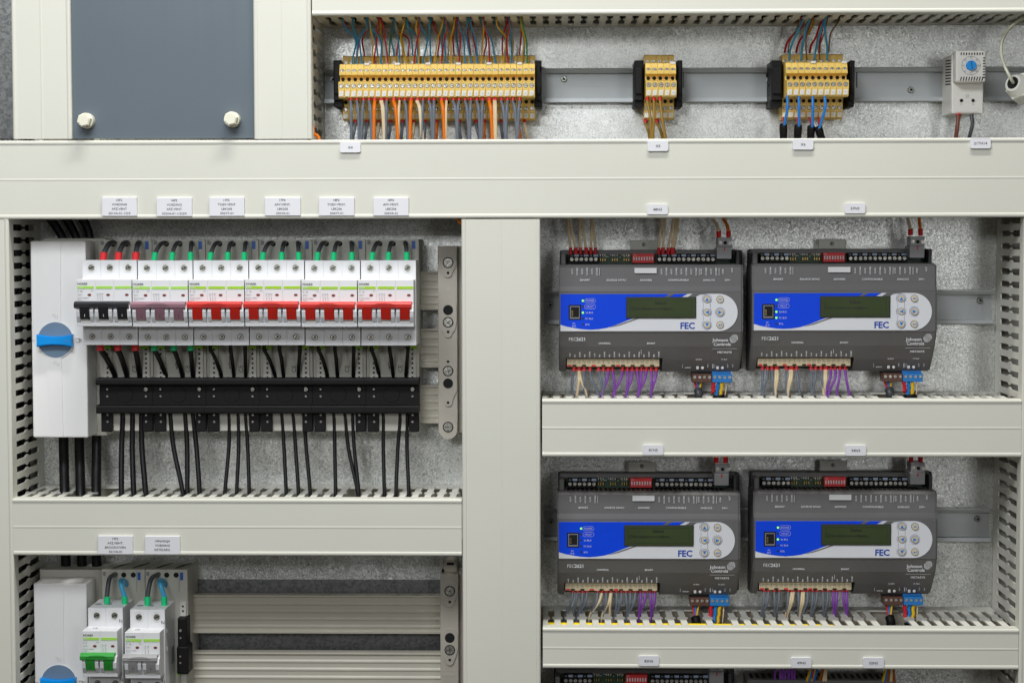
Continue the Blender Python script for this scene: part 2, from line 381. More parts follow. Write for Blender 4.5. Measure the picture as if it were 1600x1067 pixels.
def mass(label, ori, s0, s1, t0, t1, n=16, r=.0055, skip=None):
    m = MB(); st = random.getstate(); random.seed(len(label))
    for k in range(n):
        t = t0+.008+(t1-t0-.016)*random.random(); y = .035+.074*random.random(); pts = []
        L = int((s1-s0)/.06)+2
        for q in range(L+1):
            sx = s0+(s1-s0)*q/L; tt = min(t1-.008, max(t0+.008, t+random.uniform(-.004,.004))); yy = y+random.uniform(-.004,.004)
            pts.append((sx,yy,tt) if ori=='h' else (tt,yy,sx))
        m.tube(pts, r*random.uniform(.5,1), random.choice(['cable','cable','w_darkgrey','cable','black']), 8, 3)
    random.setstate(st)
    return solo(m,'cable_bundle',label,'cable bundle',None,'stuff')
def hmass(label,u0,u1,v0,v1,**k): mass(label,'h',PX(u0,0),PX(u1,0),PZ(v1,0),PZ(v0,0),**k)
def vmass(label,u0,u1,v0,v1,**k): mass(label,'v',PZ(v1,0),PZ(v0,0),PX(u0,0),PX(u1,0),**k)
hmass('dark cables packed inside the topmost horizontal duct',490,1658,-60,19,n=22)
vmass('dark cables packed inside the short duct left of the long gold strip',400,483,-70,214,n=18)
hmass('dark cables packed inside the wide duct across the panel',-30,1650,222,338,n=22)
vmass('dark cables packed inside the left hand upright duct',-60,15,346,1140,n=24)
vmass('dark cables packed inside the broad middle duct',726,840,346,1140,n=18)
vmass('dark cables packed inside the right hand upright duct',1612,1680,343,1140,n=14)
def snap(key, x):
    return min(DUCT[key], key=lambda s: abs(s-x))

# ------------------------------------------------------------------ grey panel with bolts
r = root('cover_plate', P(252,110,.006), 'dark blue grey cover plate held by two cream plastic hex bolts', 'cover plate')
m = MB(); m.pbox(106,-80,400,216.5,.0045,.0075,'anthracite'); part(m,'plate',r)
for (u,v) in ((136.5,189.5),(364,187.5)):
    c = P(u,v,.0045); m = MB()
    m.cyl((c.x,.0045,c.z),(c.x,-.003,c.z),.0076,.0074,'bolt_cream',24)
    hx = [(c.x+.0066*math.cos(PI/3*i+.25), c.z+.0066*math.sin(PI/3*i+.25)) for i in range(6)]
    m.prism(hx,'y',-.003,-.010,'bolt_cream'); m.prism([(c.x+(a-c.x)*.86,c.z+(b-c.z)*.86) for a,b in hx],'y',-.010,-.0112,'bolt_cream')
    part(m,'plastic_bolt',r)

# ------------------------------------------------------------------ DIN rails
def rail(label,u0,u1,v0,v1,screws):
    yb = .1150
    r = root('mounting_rail', P((u0+u1)/2,(v0+v1)/2,yb), label, 'mounting rail')
    um = (u0+u1)/2; xa,xb = PX(u0,yb,v0), PX(u1,yb,v0); zt = PZ(v0,.109,um); zb = zt-.035
    prof = [(.1088,zb),(.1070,zb+.0010),(.1078,zb+.0047),(.1165,zb+.0047),(.1165,zt-.0047),(.1092,zt-.0047),(.1070,zt-.0014),(.1074,zt),(.1095,zt),(.1095,zt-.0037),(.1178,zt-.0037),(.1178,zb+.0037),(.1095,zb+.0037),(.1095,zb)]
    m = MB(); m.prism(prof,'x',xa,xb,'rail_zinc')
    zm = (zt+zb)/2; m.box(xa+.0001,xb-.0001,.1163,.1168,zm-.0002,zm+.0002,'rail_zinc'); part(m,'rail',r)
    for u,v in screws:
        c = P(u,v,.1163); m = MB(); m.cyl((c.x,.1163,c.z),(c.x,.1135,c.z),.0034,.0026,'screw_dark',16); m.disc(c.x,c.z,.1134,.0014,'hole',6); part(m,'rail_screw',r)
rail('long steel mounting rail behind the three gold terminal strips',508,1660,106.5,160,[(521,125),(881,124),(1423,141)])
rail('steel mounting rail behind the upper pair of controllers',850,1549,453.5,505,[(860,476),(1531,469.5)])
rail('steel mounting rail behind the lower pair of controllers',850,1546,793,843,[(860.5,814.5),(1527,810)])

# ------------------------------------------------------------------ wires
def wire(pts, rad, material, label, ferrule=None, fl=.007, fr=1.35, n=8, sheath=None, name='wire', cat='wire', group=None, fend=None):
    """pts: world vectors, first point is the terminal end"""
    pts = [Vector(p) for p in pts]; r = root(name, pts[0], label, cat, group)
    if ferrule:
        d = (pts[1]-pts[0]).normalized(); L0 = (pts[1]-pts[0]).length
        pts.insert(1, pts[0]+d*min(fl*.55, L0*.5)); pts.insert(2, pts[0]+d*min(fl*1.05, L0*.8))
        if L0 < fl*1.3: pts.pop(3)
    m = MB(); m.tube(pts, rad, material, n); part(m,'insulation',r)
    if ferrule:
        d = (pts[1]-pts[0]).normalized(); q = pts[0]+d*fl; m = MB()
        fa = pts[0]-d*.0006
        m.cyl(fa, q, rad*fr*.93, rad*fr, ferrule, 12); part(m,'ferrule',r)
    return r
def enter(key, x, y, z, dz, s=None):
    return Vector((x, y, z+dz))

# ------------------------------------------------------------------ terminal strips
TERM_V = 'terminal'
def tz(v,y): return PZ(v,y,560)
def profile():
    Z = tz
    return [(.112,Z(88,.085)),(.086,Z(88,.085)),(.084,Z(89.5,.084)),(.084,Z(100.5,.084)),(.062,Z(100.5,.062)),(.0575,Z(101.5,.0575)),(.0525,Z(117.5,.0525)),(.0545,Z(119,.0545)),(.0605,Z(121.5,.0605)),(.0605,Z(127.6,.0605)),
            (.047,Z(127.9,.047)),(.045,Z(129,.045)),(.045,Z(141.5,.045)),(.0465,Z(152.5,.0465)),(.052,Z(154.5,.052)),(.080,Z(155.5,.080)),(.083,Z(156.5,.083)),(.083,Z(178,.083)),(.0845,Z(186.5,.0845)),(.091,Z(190,.091)),(.112,Z(190,.112))]
def screw_mesh(rad, ang, kind='slot', ring='hole', metal='screw_zinc'):
    m = MB(); m.ring(0,0,-.00002,rad*.98,rad*1.22,ring,20); m.disc(0,0,-.00012,rad,metal,18)
    def bar(a, L, w):
        c,s = math.cos(a),math.sin(a); q=[(L*c-w*s,L*s+w*c),(-L*c-w*s,-L*s+w*c),(-L*c+w*s,-L*s-w*c),(L*c+w*s,L*s-w*c)]
        m.add([(x,-.0002,z) for x,z in q],[(0,1,2,3)],'hole')
    bar(ang,rad*.85,rad*.14)
    if kind!='slot': bar(ang+PI/2,rad*.62,rad*.14)
    return m.mesh('screw')
SCR = [screw_mesh(.0019, a) for a in (.3,.9,1.5,2.2,2.8)]
def inst(me, name, loc, parent):
    o = bpy.data.objects.new(name, me); COL.objects.link(o); o.parent = parent; o.location = Vector(loc)-worldloc(parent); return o
SCT = [screw_mesh(.0015, a, ring='ink_grey', metal='tan') for a in (.3,.9,1.5,2.2,2.8)]
BP = 9.565*(D+.045)/F
def strip(u0, n, label, what, ends, tier_gaps=()):
    x0 = PX(u0,.045,140); r = root('terminal_strip', (x0+n*BP/2,.112,tz(140,.1)), label, 'terminal strip', 'gold terminal strips')
    pf = profile(); bm_ = MB(); bm_.prism(pf,'x',.00015,BP-.0001,'terminal')
    for v,y in ((124.6,.0603),(160.5,.0828)):
        bm_.disc(BP*.5, tz(v,y), y-.0001, .0019, 'hole', 12)
    bm_.disc(BP*.5, tz(98.7,.0838), .0838-.0001, .0018, 'screw_dark', 12); 
    me = bm_.mesh('terminal_block')
    for k in range(n):
        b = bpy.data.objects.new('terminal_block', me); COL.objects.link(b); b.parent = r
        jx = random.choice((0,0,0,.0001)); b.location = Vector((x0+k*BP+jx,0,0))-Vector(r.location)
        for v,y in ((112,.0545),(134.8,.045),(171,.083)):
            inst(random.choice(SCR),'screw',(x0+(k+.5)*BP, y-.0002, tz(v,y)), b)
        for v,y in ((146.8,.0453),(181.5,.0835)):
            mk = MB(); h=.0026; cx=x0+(k+.46)*BP; cz=tz(v,y)
            mk.prism([(cx-.0022,cz-h),(cx+.0018,cz-h),(cx+.0024,cz+h),(cx-.0016,cz+h)],'y',y-.0005,y+.0006,'marker')
            num = str((2*k+ (2 if v<150 else 1))) if (k%5!=4 or v>150) else 'PE'
            mk.text(num, cx+.0001, cz-.0003, y-.0007, .0013, 'ink_grey', sx=.7); part(mk,'marker',b)
        if k%5==4:
            mk = MB(); cx=x0+(k+.5)*BP; mk.box(cx-.0024,cx+.0024,.056,.0635,tz(100.5,.058)-.0012,tz(100.5,.058)+.0008,'marker'); part(mk,'top_marker',b)
    for (ua,ub) in ends:
        m = MB(); xa,xb,za,zb = RC(ua,95,ub,167,.07)
        m.box(xa,xb,.068,.110,za+.006,zb,'black',.0008); m.box(xa+.001,xb-.001,.064,.104,za+.012,zb-.006,'black',.0008)
        m.box(xa-.0005,xb+.0005,.074,.112,za,za+.0065,'black',.0008)
        for q in range(2): m.box(xa+.0025+q*.003,xa+.0035+q*.003,.0635,.0645,za+.018,zb-.012,'hole')
        part(m,'end_clamp',r)
    return x0
strip(528.6,32,'long gold terminal strip of thirty-two blocks, crowded with wires','X4',[(521.5,534),(835.5,846)])
strip(1009,5,'short gold terminal strip of five blocks with brown wires below','X5',[(991,1004.5),(1057.5,1066)])
strip(1229.5,10,'gold terminal strip of ten blocks with four blue wires hanging in front','X6',[(1205,1221.5),(1327.5,1335)])
# shreds of tape beside the X6 strip
m = MB()
for k in range(26):
    a = P(1203+random.random()*7, 92+random.random()*78, .085+random.random()*.02); s = .0015+random.random()*.002
    m.add([a+Vector((random.uniform(-s,s),random.uniform(-s,s),random.uniform(-s,s)))*1.6 for _ in range(3)],[(0,1,2)],'print_white' if k%2 else 'black')
solo(m,'torn_tape','torn scraps of silver tape at the left clamp of the ten block strip','tape')

def cx(u): return 480+u/4.2105
WC = {'b':('w_blue','blue'),'r':('w_red','red'),'y':('w_yellow','yellow'),'g':('w_green','green'),'G':('w_grey','grey'),'o':('w_orange','orange'),'B':('w_beige','beige'),'p':('w_purple','purple'),'d':('w_gold','ochre')}
front = [('b',270,320,298),('b',290,330,322),('b',385,345,358),('b',440,485,484),('b',600,600,608),('b',680,722,728),('b',775,790,765),('b',790,808,812),('b',930,905,912),('b',1025,1028,1037),('b',1030,1048,1075),('b',1095,1110,1118),('b',1175,1210,1235),('b',1350,1345,1345),
 ('r',525,510,530),('r',450,458,440),('r',745,722,705),('r',1020,1008,1000),('r',935,900,885),('r',1180,1192,1200),('r',1348,1312,1320),
 ('y',435,428,430),('y',615,615,650),('y',700,735,735),('y',870,862,838),('y',945,945,948),('y',1275,1308,1290),('y',1420,1430,1408),('y',1170,1155,1147),('g',1440,1442,1447)]
back = [('r',285,335,330),('r',380,362,375),('r',605,602,590),('r',610,665,665),('r',862,872,860),('r',955,958,965),('r',1040,1062,1075),('r',1100,1097,1112),('r',1178,1180,1165),('r',1290,1285,1285),('r',1420,1405,1398),
 ('b',455,450,463),('b',548,552,570),('b',690,688,692),('b',880,886,890),('b',975,985,995),('b',1265,1300,1308),('b',1427,1427,1427),('g',545,545,540),('y',480,492,492),('y',620,628,628),('y',935,932,928),('y',1350,1356,1352)]
allw = sorted([(e,'f',c,a,b) for c,a,b,e in front]+[(e,'k',c,a,b) for c,a,b,e in back])
cnt = {}
for e,t,c,a,b in allw:
    y1 = .074 if t=='f' else .094; ve = 99.5 if t=='f' else 88.5
    ps = [P(cx(e),ve+2,y1), P(cx(e),ve-6,y1), P(cx(b),62+random.uniform(-4,4),y1-.004)]
    q = P(cx(a),29,.060 if t=='f' else .085); xs = snap('A', q.x)
    ztop = PZ(22,0)+.0035
    ps += [Vector((q.x*.5+xs*.5, .055 if t=='f' else .07, ztop-.010)), Vector((xs+random.uniform(-.0012,.0012), .05 if t=='f' else .066, ztop+.004)), Vector((xs, .06, ztop+.02))]
    i = cnt.get((c,t),0); cnt[(c,t)] = i+1
    wire(ps, .00085, WC[c][0], f"{ordn(i)} thin {WC[c][1]} wire from the left, {'front' if t=='f' else 'rear'} row above the long gold strip", group='thin wires above the gold terminal strips', n=6)
fb = [('G',288,290),('G',328,342),('G',372,356),('G',408,426),('o',445,438),('B',484,505),('B',494,512),('G',523,517),('o',570,598),('B',608,600),('G',643,662),('o',684,677),('B',722,755),('B',730,762),('G',763,755),('G',802,826),('G',835,832),('o',885,904),('B',917,912),('G',962,990),('G',999,985),('G',1040,1066),('G',1077,1070),('G',1117,1140),('G',1155,1148),('o',1198,1220),('B',1230,1232),('B',1240,1243),('G',1278,1306),('G',1318,1307),('G',1354,1382),('G',1398,1385)]
bb = [('G',318,300),('G',395,380),('B',470,462),('G',550,535),('G',628,618),('B',703,697),('G',775,770),('o',850,848),('G',1110,1135),('o',1160,1165),('G',1275,1287),('o',1385,1402),('B',1430,1455),('G',1000,1010)]
allw = sorted([(s,'f',c,e) for c,s,e in fb]+[(s,'k',c,e) for c,s,e in bb]); cnt = {}
for s,t,c,e in allw:
    if t=='f': y0,va=.0500,152.2
    else: y0,va=.0885,186.8
    rad = .0019 if c=='o' else (.00135 if c=='B' else .0016)
    a = P(cx(s),va,y0); q = P(cx((s+e)/2),va+20,y0-.006 if t=='f' else y0-.004); g = P(cx(e),221,y0+.004 if t=='f' else y0)
    i = cnt.get((c,t),0); cnt[(c,t)] = i+1
    wire([a, a+Vector((0,-.001,-.005)), q, g, g+Vector((0,.004,-.03))], rad, WC[c][0], f"{ordn(i)} {'thick orange' if c=='o' else WC[c][1]} wire from the left, {'front' if t=='f' else 'rear'} row below the long gold strip", 'red_d' if c!='o' else 'red_f', fl=.0035, fr=1.25, group='wires under the long gold strip')
# X5 wires
def c3(u): return 840+u/4.2105
for i,(s,m_,e,t) in enumerate([(722,742,748,'f'),(765,765,757,'f'),(806,820,840,'f'),(708,722,738,'k'),(786,802,822,'k')]):
    y0,va = (.0500,152.2) if t=='f' else (.0885,187)
    a = P(c3(s),va,y0); q = P(c3(m_),185 if t=='f' else 200,y0-.006); g = P(c3(e),219,y0)
    wire([a,a+Vector((0,-.001,-.005)),q,g,g+Vector((0,.004,-.03))], .0015, 'w_gold', f"{ordn(i if t=='f' else i-3)} ochre brown wire from the left, {'front' if t=='f' else 'rear'} row below the short strip", 'red_d', fl=.0035, fr=1.25, group='ochre wires under the short strip')
# X6 wires
def c6(u): return 1190+u/5.3375
def v6(v): return 20+v/5.3375
top6 = [('b',[(350,45),(300,160),(245,290),(230,400)],'f'),('b',[(402,60),(365,170),(340,290),(330,400)],'f'),('b',[(528,45),(480,200),(455,300),(436,400)],'f'),('b',[(528,80),(535,200),(548,300),(545,400)],'f'),
 ('r',[(345,100),(270,180),(215,250),(190,335)],'k'),('r',[(385,160),(330,215),(300,280),(288,335)],'k'),('r',[(505,55),(450,210),(415,270),(402,335)],'k'),('r',[(520,60),(490,220),(485,280),(478,335)],'k'),
 ('y',[(435,45),(425,110),(400,160),(395,180)],'k'),('y',[(545,50),(500,140),(468,220),(465,300)],'k'),('w',[(300,130),(250,210),(230,260),(222,335)],'k'),('w',[(400,120),(375,200),(370,270),(376,400)],'f'),('w',[(550,50),(520,180),(490,270),(483,400)],'f'),('w',[(660,45),(590,150),(570,210),(560,335)],'k')]
WC['w']=('w_copper','copper brown'); WC['c']=('w_cyan','cyan')
cnt={}
for c,pp,t in sorted(top6,key=lambda q:q[1][-1][0]):
    y1 = .074 if t=='f' else .094
    L = pp[::-1]; ps = [P(c6(a),v6(b),y1-.006*k) for k,(a,b) in enumerate(L)]
    if c!='y' or t!='k' or pp[0][0]!=435: 
        last = ps[-1]; xs = snap('A', last.x); zt = PZ(22,0)+.004; ps.append(Vector((xs,last.y-.004,zt+.004))); ps.append(Vector((xs,last.y,zt+.02)))
    i = cnt.get(c,0); cnt[c]=i+1
    wire(ps, .0011 if c!='w' else .0007, 'w_cyan' if c=='b' else WC[c][0], f"{ordn(i)} thin {'sky blue' if c=='b' else WC[c][1]} wire from the left above the ten block strip", n=6, group='thin wires above the gold terminal strips')
for i,(s,e,vs) in enumerate([(213,190,940),(310,313,950),(425,422,955),(527,482,965)]):
    a = P(c6(s),v6(680),.049); b = P(c6(s+3),v6(800),.046); g = P(c6(e),v6(vs),.052)
    wire([a,a+Vector((0,-.001,-.004)),b,g,g+Vector((0,.003,-.006))], .0014, 'w_brightblue', f"bright blue wire, {ordn(i)} from the left hanging in front of the ten block strip", group='bright blue wires at the ten block strip')
    rs = [178,288,392,473][i]; a = P(c6(rs),v6(872),.088); g = P(c6(e-5),v6(vs),.056)
    wire([a,(a+g)/2+Vector((.0005,-.002,0)),g+Vector((0,0,-.004))], .0013, 'w_red', f"short red wire, {ordn(i)} from the left under the ten block strip", group='short red wires at the ten block strip')
    if i: 
        a = P(c6([0,322,412,525][i]),v6(872),.088); g = P(c6(e+6),v6(vs),.056)
        wire([a,(a+g)/2,g+Vector((0,0,-.004))], .0009, 'w_yellow', f"short yellow wire, {ordn(i-1)} from the left under the ten block strip", group='short yellow wires at the ten block strip')
    a = P(c6(e-8),v6(vs-8),.054); b = P(c6([182,298,408,505][i]),222,.06); m = MB(); m.tube([a,(a+b)/2,b,b+Vector((0,.004,-.02))],lambda t:.0038+.0002*math.sin(t*9),'black',12)
    solo(m,'heat_shrink_sleeve',f"black heat shrink sleeve, {ordn(i)} from the left below the ten block strip",'cable sleeve','heat shrink sleeves')

# ------------------------------------------------------------------ thermostat
r = root('thermostat', P(1512,130,.11), 'off white cabinet thermostat with a small blue temperature dial', 'thermostat')
m = MB(); xa,xb,za,zb = RC(1493.5,79.8,1540.5,128.5,.050)
m.box(xa,xb,.050,.066,za,zb,'thermo',.0016,3)
m.box(xa-.0010,xb-.0020,.0645,.111,PZ(178.5,.066,1510),zb-.0015,'thermo',.0015)
xl,xr,zl,zh = RC(1487,127,1536.5,178,.064); m.box(xl,xr,.0655-.0015,.074,zl,zh,'thermo',.0012)
part(m,'casing',r)
m = MB()
for k in range(9):
    x = xa+.0045+k*.0026; m.box(x,x+.0011,.0497,.0505,zb-.0042,zb-.0018,'hole'); 
    m.prism([(x-.0004,za+.0012),(x+.0006,za+.0012),(x+.0016,za+.0050),(x+.0006,za+.0050)],'y',.0497,.0505,'hole')
for k in range(8):
    z = zb-.0065-k*.0027; m.box(xb-.0030,xb-.0008,.0497,.0505,z-.0011,z,'hole')
for k in range(9):
    z = zb-.006-k*.0029; m.prism([(.068,z-.0022),(.093,z-.0005),(.093,z+.0008),(.068,z-.0009)],'x',xa-.0012,xa-.0009,'hole')
part(m,'vent',r)
c = P(1517.3,102.8,.0495); m = MB(); m.ring(c.x,c.z,.04985,.0088,.0092,'ink_grey',36)
for k in range(13):
    a = math.radians(225-k*22.5); rr_ = .0062; m.add([(c.x+math.cos(a)*q-math.sin(a)*w,.0498,c.z+math.sin(a)*q+math.cos(a)*w) for q,w in ((.0056,-.00012),(.0056,.00012),(.0066,.00012),(.0066,-.00012))],[(0,1,2,3)],'ink_grey')
for k,tt in enumerate(['0','10','20','30','40','50','60']):
    a = math.radians(225-k*45); m.text(tt,c.x+math.cos(a)*.0081,c.z+math.sin(a)*.0078,.0497,.0020,'ink_grey')
m.text('°C',c.x,c.z-.0077,.0497,.0030,'ink_grey')
m.text('13',PX(1502,.064,163),PZ(163.2,.064,1502),.0637,.0016,'ink_grey'); m.text('14',PX(1520.5,.064,163),PZ(163.2,.064,1520),.0637,.0016,'ink_grey')
a = P(1511.5,150.5,.0636)
for k in range(6):
    q = k*PI/3; m.add([(a.x+math.cos(q)*t_-math.sin(q)*w,.0637,a.z+math.sin(q)*t_+math.cos(q)*w) for t_,w in ((.0007,-.0002),(.0007,.0002),(.0019,.0002),(.0019,-.0002))],[(0,1,2,3)],'ink_grey')
part(m,'lettering',r)
m = MB(); m.cyl((c.x,.0499,c.z),(c.x,.0470,c.z),.0049,.0046,'blue',28); m.prism([(c.x-.0009,c.z+.0036),(c.x-.0003,c.z+.0038),(c.x+.0012,c.z-.0036),(c.x+.0006,c.z-.0038)],'y',.0467,.0471,'ink'); part(m,'dial',r)
for u in (1502.3,1520.5):
    q = P(u,157.5,.0635); m = MB(); m.ring(q.x,q.z,.0636,.0016,.0021,'thermo',16); m.disc(q.x,q.z,.06352,.0017,'hole',14); part(m,'terminal_screw',r)
m = MB(); m.pbox(1492.5,167.5,1529,175.5,.0632,.0640,'w_darkgrey'); m.m=['thermo' if q=='w_darkgrey' else q for q in m.m]; part(m,'terminal_recess',r)
wire([P(1498,173,.068),P(1497.5,181,.066),P(1496,196,.064),P(1494,213,.066),P(1493,225,.07)],.0021,'w_brown','brown wire with a red ferrule under the thermostat','red_d',fl=.0055,fr=1.3)
wire([P(1516,172,.068),P(1518,180,.066),P(1519,196,.064),P(1515,213,.066),P(1513,225,.07)],.0019,'w_darkgrey','dark grey wire beside the brown one under the thermostat','red_d',fl=.002,fr=1.3)
# cable gland and cable
r = root('cable_gland', P(1590,140,.06), 'white plastic cable gland with a hexagonal body at the right edge', 'cable gland')
ax = Vector((-.62,-.55,.25)).normalized(); c0 = P(1594,137,.06); m = MB()
m.cyl(c0+ax*.004,c0+ax*.013,.0125,.0085,'gland',28); part(m,'dome_nut',r)
m = MB(); m.cyl(c0+ax*.0131,c0+ax*.0134,.0062,.0060,'hole',24); part(m,'opening',r)
m = MB(); m.cyl(c0-ax*.010,c0+ax*.004,.0150,.0140,'gland',6); m.cyl(c0-ax*.024,c0-ax*.010,.0115,.0115,'gland',24)
for k in range(5): m.cyl(c0-ax*(.012+k*.0025),c0-ax*(.013+k*.0025),.0124,.0124,'gland',24)
part(m,'hex_body',r)
pts = [P(1612,22,.045),P(1597,29,.045),P(1578,44,.045),P(1566,64,.045),P(1564.5,84,.045),P(1570,104,.045),P(1580,124,.042),c0+ax*.010]
m = MB(); m.tube(pts,.0016,'w_cream',10,8); solo(m,'sensor_cable','thin cream cable curving down into the white gland','cable')

# ------------------------------------------------------------------ busbars, holders
def busbar(label,u0,v0,u1,v1):
    y=.088; xa,xb,za,zb = RC(u0,v0,u1,v1,y); h=zb-za; m=MB()
    prof=[(.100,za),(y,za),(y,za+h*.04),(y+.0022,za+h*.08)]
    for k in range(4):
        a=za+h*(.12+.20*k); prof+=[(y+.0022,a),(y+.0014,a+h*.03),(y+.0014,a+h*.06),(y+.0024,a+h*.10)]
    prof+=[(y+.0022,zb-h*.07),(y,zb-h*.04),(y,zb),(.100,zb)]
    m.prism(prof,'x',xa,xb,'busbar'); return solo(m,'busbar_cover',label,'busbar cover','ribbed busbar covers')
for lb,a in (('uppermost ribbed busbar cover right of the six breakers',(640,424,692,484)),('middle ribbed busbar cover right of the six breakers',(640,514,692,574)),('lowest ribbed busbar cover right of the six breakers',(640,602,692,661)),
    ('long ribbed busbar cover right of the two small breakers',(285,929.8,695,989)),('lowest long ribbed busbar cover at the bottom of the panel',(285,1019,695,1082))): busbar(lb,*a)
def bigscrew(m, c, r, ang):
    m.cyl((c.x,c.y+.0002,c.z),(c.x,c.y-.0002,c.z),r*1.16,r*1.16,'hole',24); m.cyl((c.x,c.y-.0002,c.z),(c.x,c.y-.0010,c.z),r,r*.92,'screw_zinc',24)
    for a in (ang,ang+PI/2):
        q=[(c.x+math.cos(a)*t-math.sin(a)*w,c.y-.0012,c.z+math.sin(a)*t+math.cos(a)*w) for t,w in ((-r*.7,-r*.13),(-r*.7,r*.13),(r*.7,r*.13),(r*.7,-r*.13))]
        m.add(q,[(0,1,2,3)],'screw_dark')
def capsule(m, x, zs, rs, y0, y1, mt):
    # outline round a vertical chain of circles (z, r)
    pts=[]; n=10
    top=(zs[0],rs[0]); bot=(zs[-1],rs[-1])
    pts+=[(x+top[1]*math.cos(a),top[0]+top[1]*math.sin(a)) for a in [PI*i/n for i in range(n+1)]]
    for z,r_ in list(zip(zs,rs))[1:-1]: pts.append((x-r_,z))
    pts+=[(x+bot[1]*math.cos(a),bot[0]+bot[1]*math.sin(a)) for a in [PI+PI*i/n for i in range(n+1)]]
    for z,r_ in list(zip(zs,rs))[1:-1][::-1]: pts.append((x+r_,z))
    m.prism(pts,'y',y0,y1,mt)
def holder(label, u0,u1,v0,v1, bosses, scr, holes, small, txt=None):
    yf=.070; r = root('busbar_holder', P((u0+u1)/2,(v0+v1)/2,.11), label, 'busbar holder'); xa,xb,za,zb = RC(u0,v0,u1,v1,yf); um=(u0+u1)/2
    m = MB(); m.box(xa,xb,yf,.112,za,zb,'holder',.0008); m.box(xb,xb+.004,yf+.012,.114,za,zb,'holder')
    for vv,rs in bosses: capsule(m,(xa+xb)/2+.0003,[PZ(v,yf,um) for v in vv],rs,yf-.0016,yf+.001,'holder')
    part(m,'bracket',r)
    for v in scr:
        m=MB(); q=P(um+.5,v,yf-.0017); bigscrew(m,q,.0046,random.random()); part(m,'terminal_screw',r)
    m=MB()
    for v in holes: q=P(um+.5,v,yf-.0018); m.cyl(q,(q.x,q.y+.0001,q.z),.0050,.0050,'hole',24)
    for v in small: q=P(um+.5,v,yf-.0018); m.cyl(q,(q.x,q.y+.0001,q.z),.0014,.0014,'hole',12)
    part(m,'opening',r)
    if txt:
        m=MB(); q=P(um,txt[1],yf-.0002); m.text(txt[0],q.x,q.z,q.y,.0028,'busbar',bold=True)
        if len(txt)>2:
            for dz in (.0028,-.0028): m.box(q.x-.0075,q.x+.0075,yf-.0003,yf+.0002,q.z+dz-.0001,q.z+dz+.0001,'busbar')
        part(m,'lettering',r)
    return r
R8=.0085
holder('upper beige busbar holder with four big screws at the right of the breakers',684.4,714.8,384.5,677,
  [((402,412,422,427),(.0086,.0088,.0060,.0042)),((478,500,515,521),(.0086,.0088,.0072,.0042)),((565,574,610,622,628),(.0042,.0086,.0088,.0050,.0042)),((662,672),(.0088,.0088))],[410.5,503.5,579.5,667],[484.5,599],[426.5,518.5,565,629],('L1',450))
rr2 = holder('lower beige busbar holder at the right end of the long busbar covers',688,716.5,896.5,1100,[((916,925,936,941),(.0084,.0084,.0062,.0042)),((993,1013,1025,1032),(.0080,.0084,.0062,.0042))],[923,1015],[996],[940,1030.5],('wöhner',1051.5,1))
m=MB(); xa,xb,za,zb=RC(692,874,714,898,.085); m.box(xa,xb,.085,.110,za,zb,'holder',.0008); m.box(xa+.004,xb-.003,.0846,.086,zb-.0055,zb-.003,'hole'); m.box(xa-.001,xa+.001,.080,.09,za,za+.006,'hole'); part(m,'top_clip',rr2)

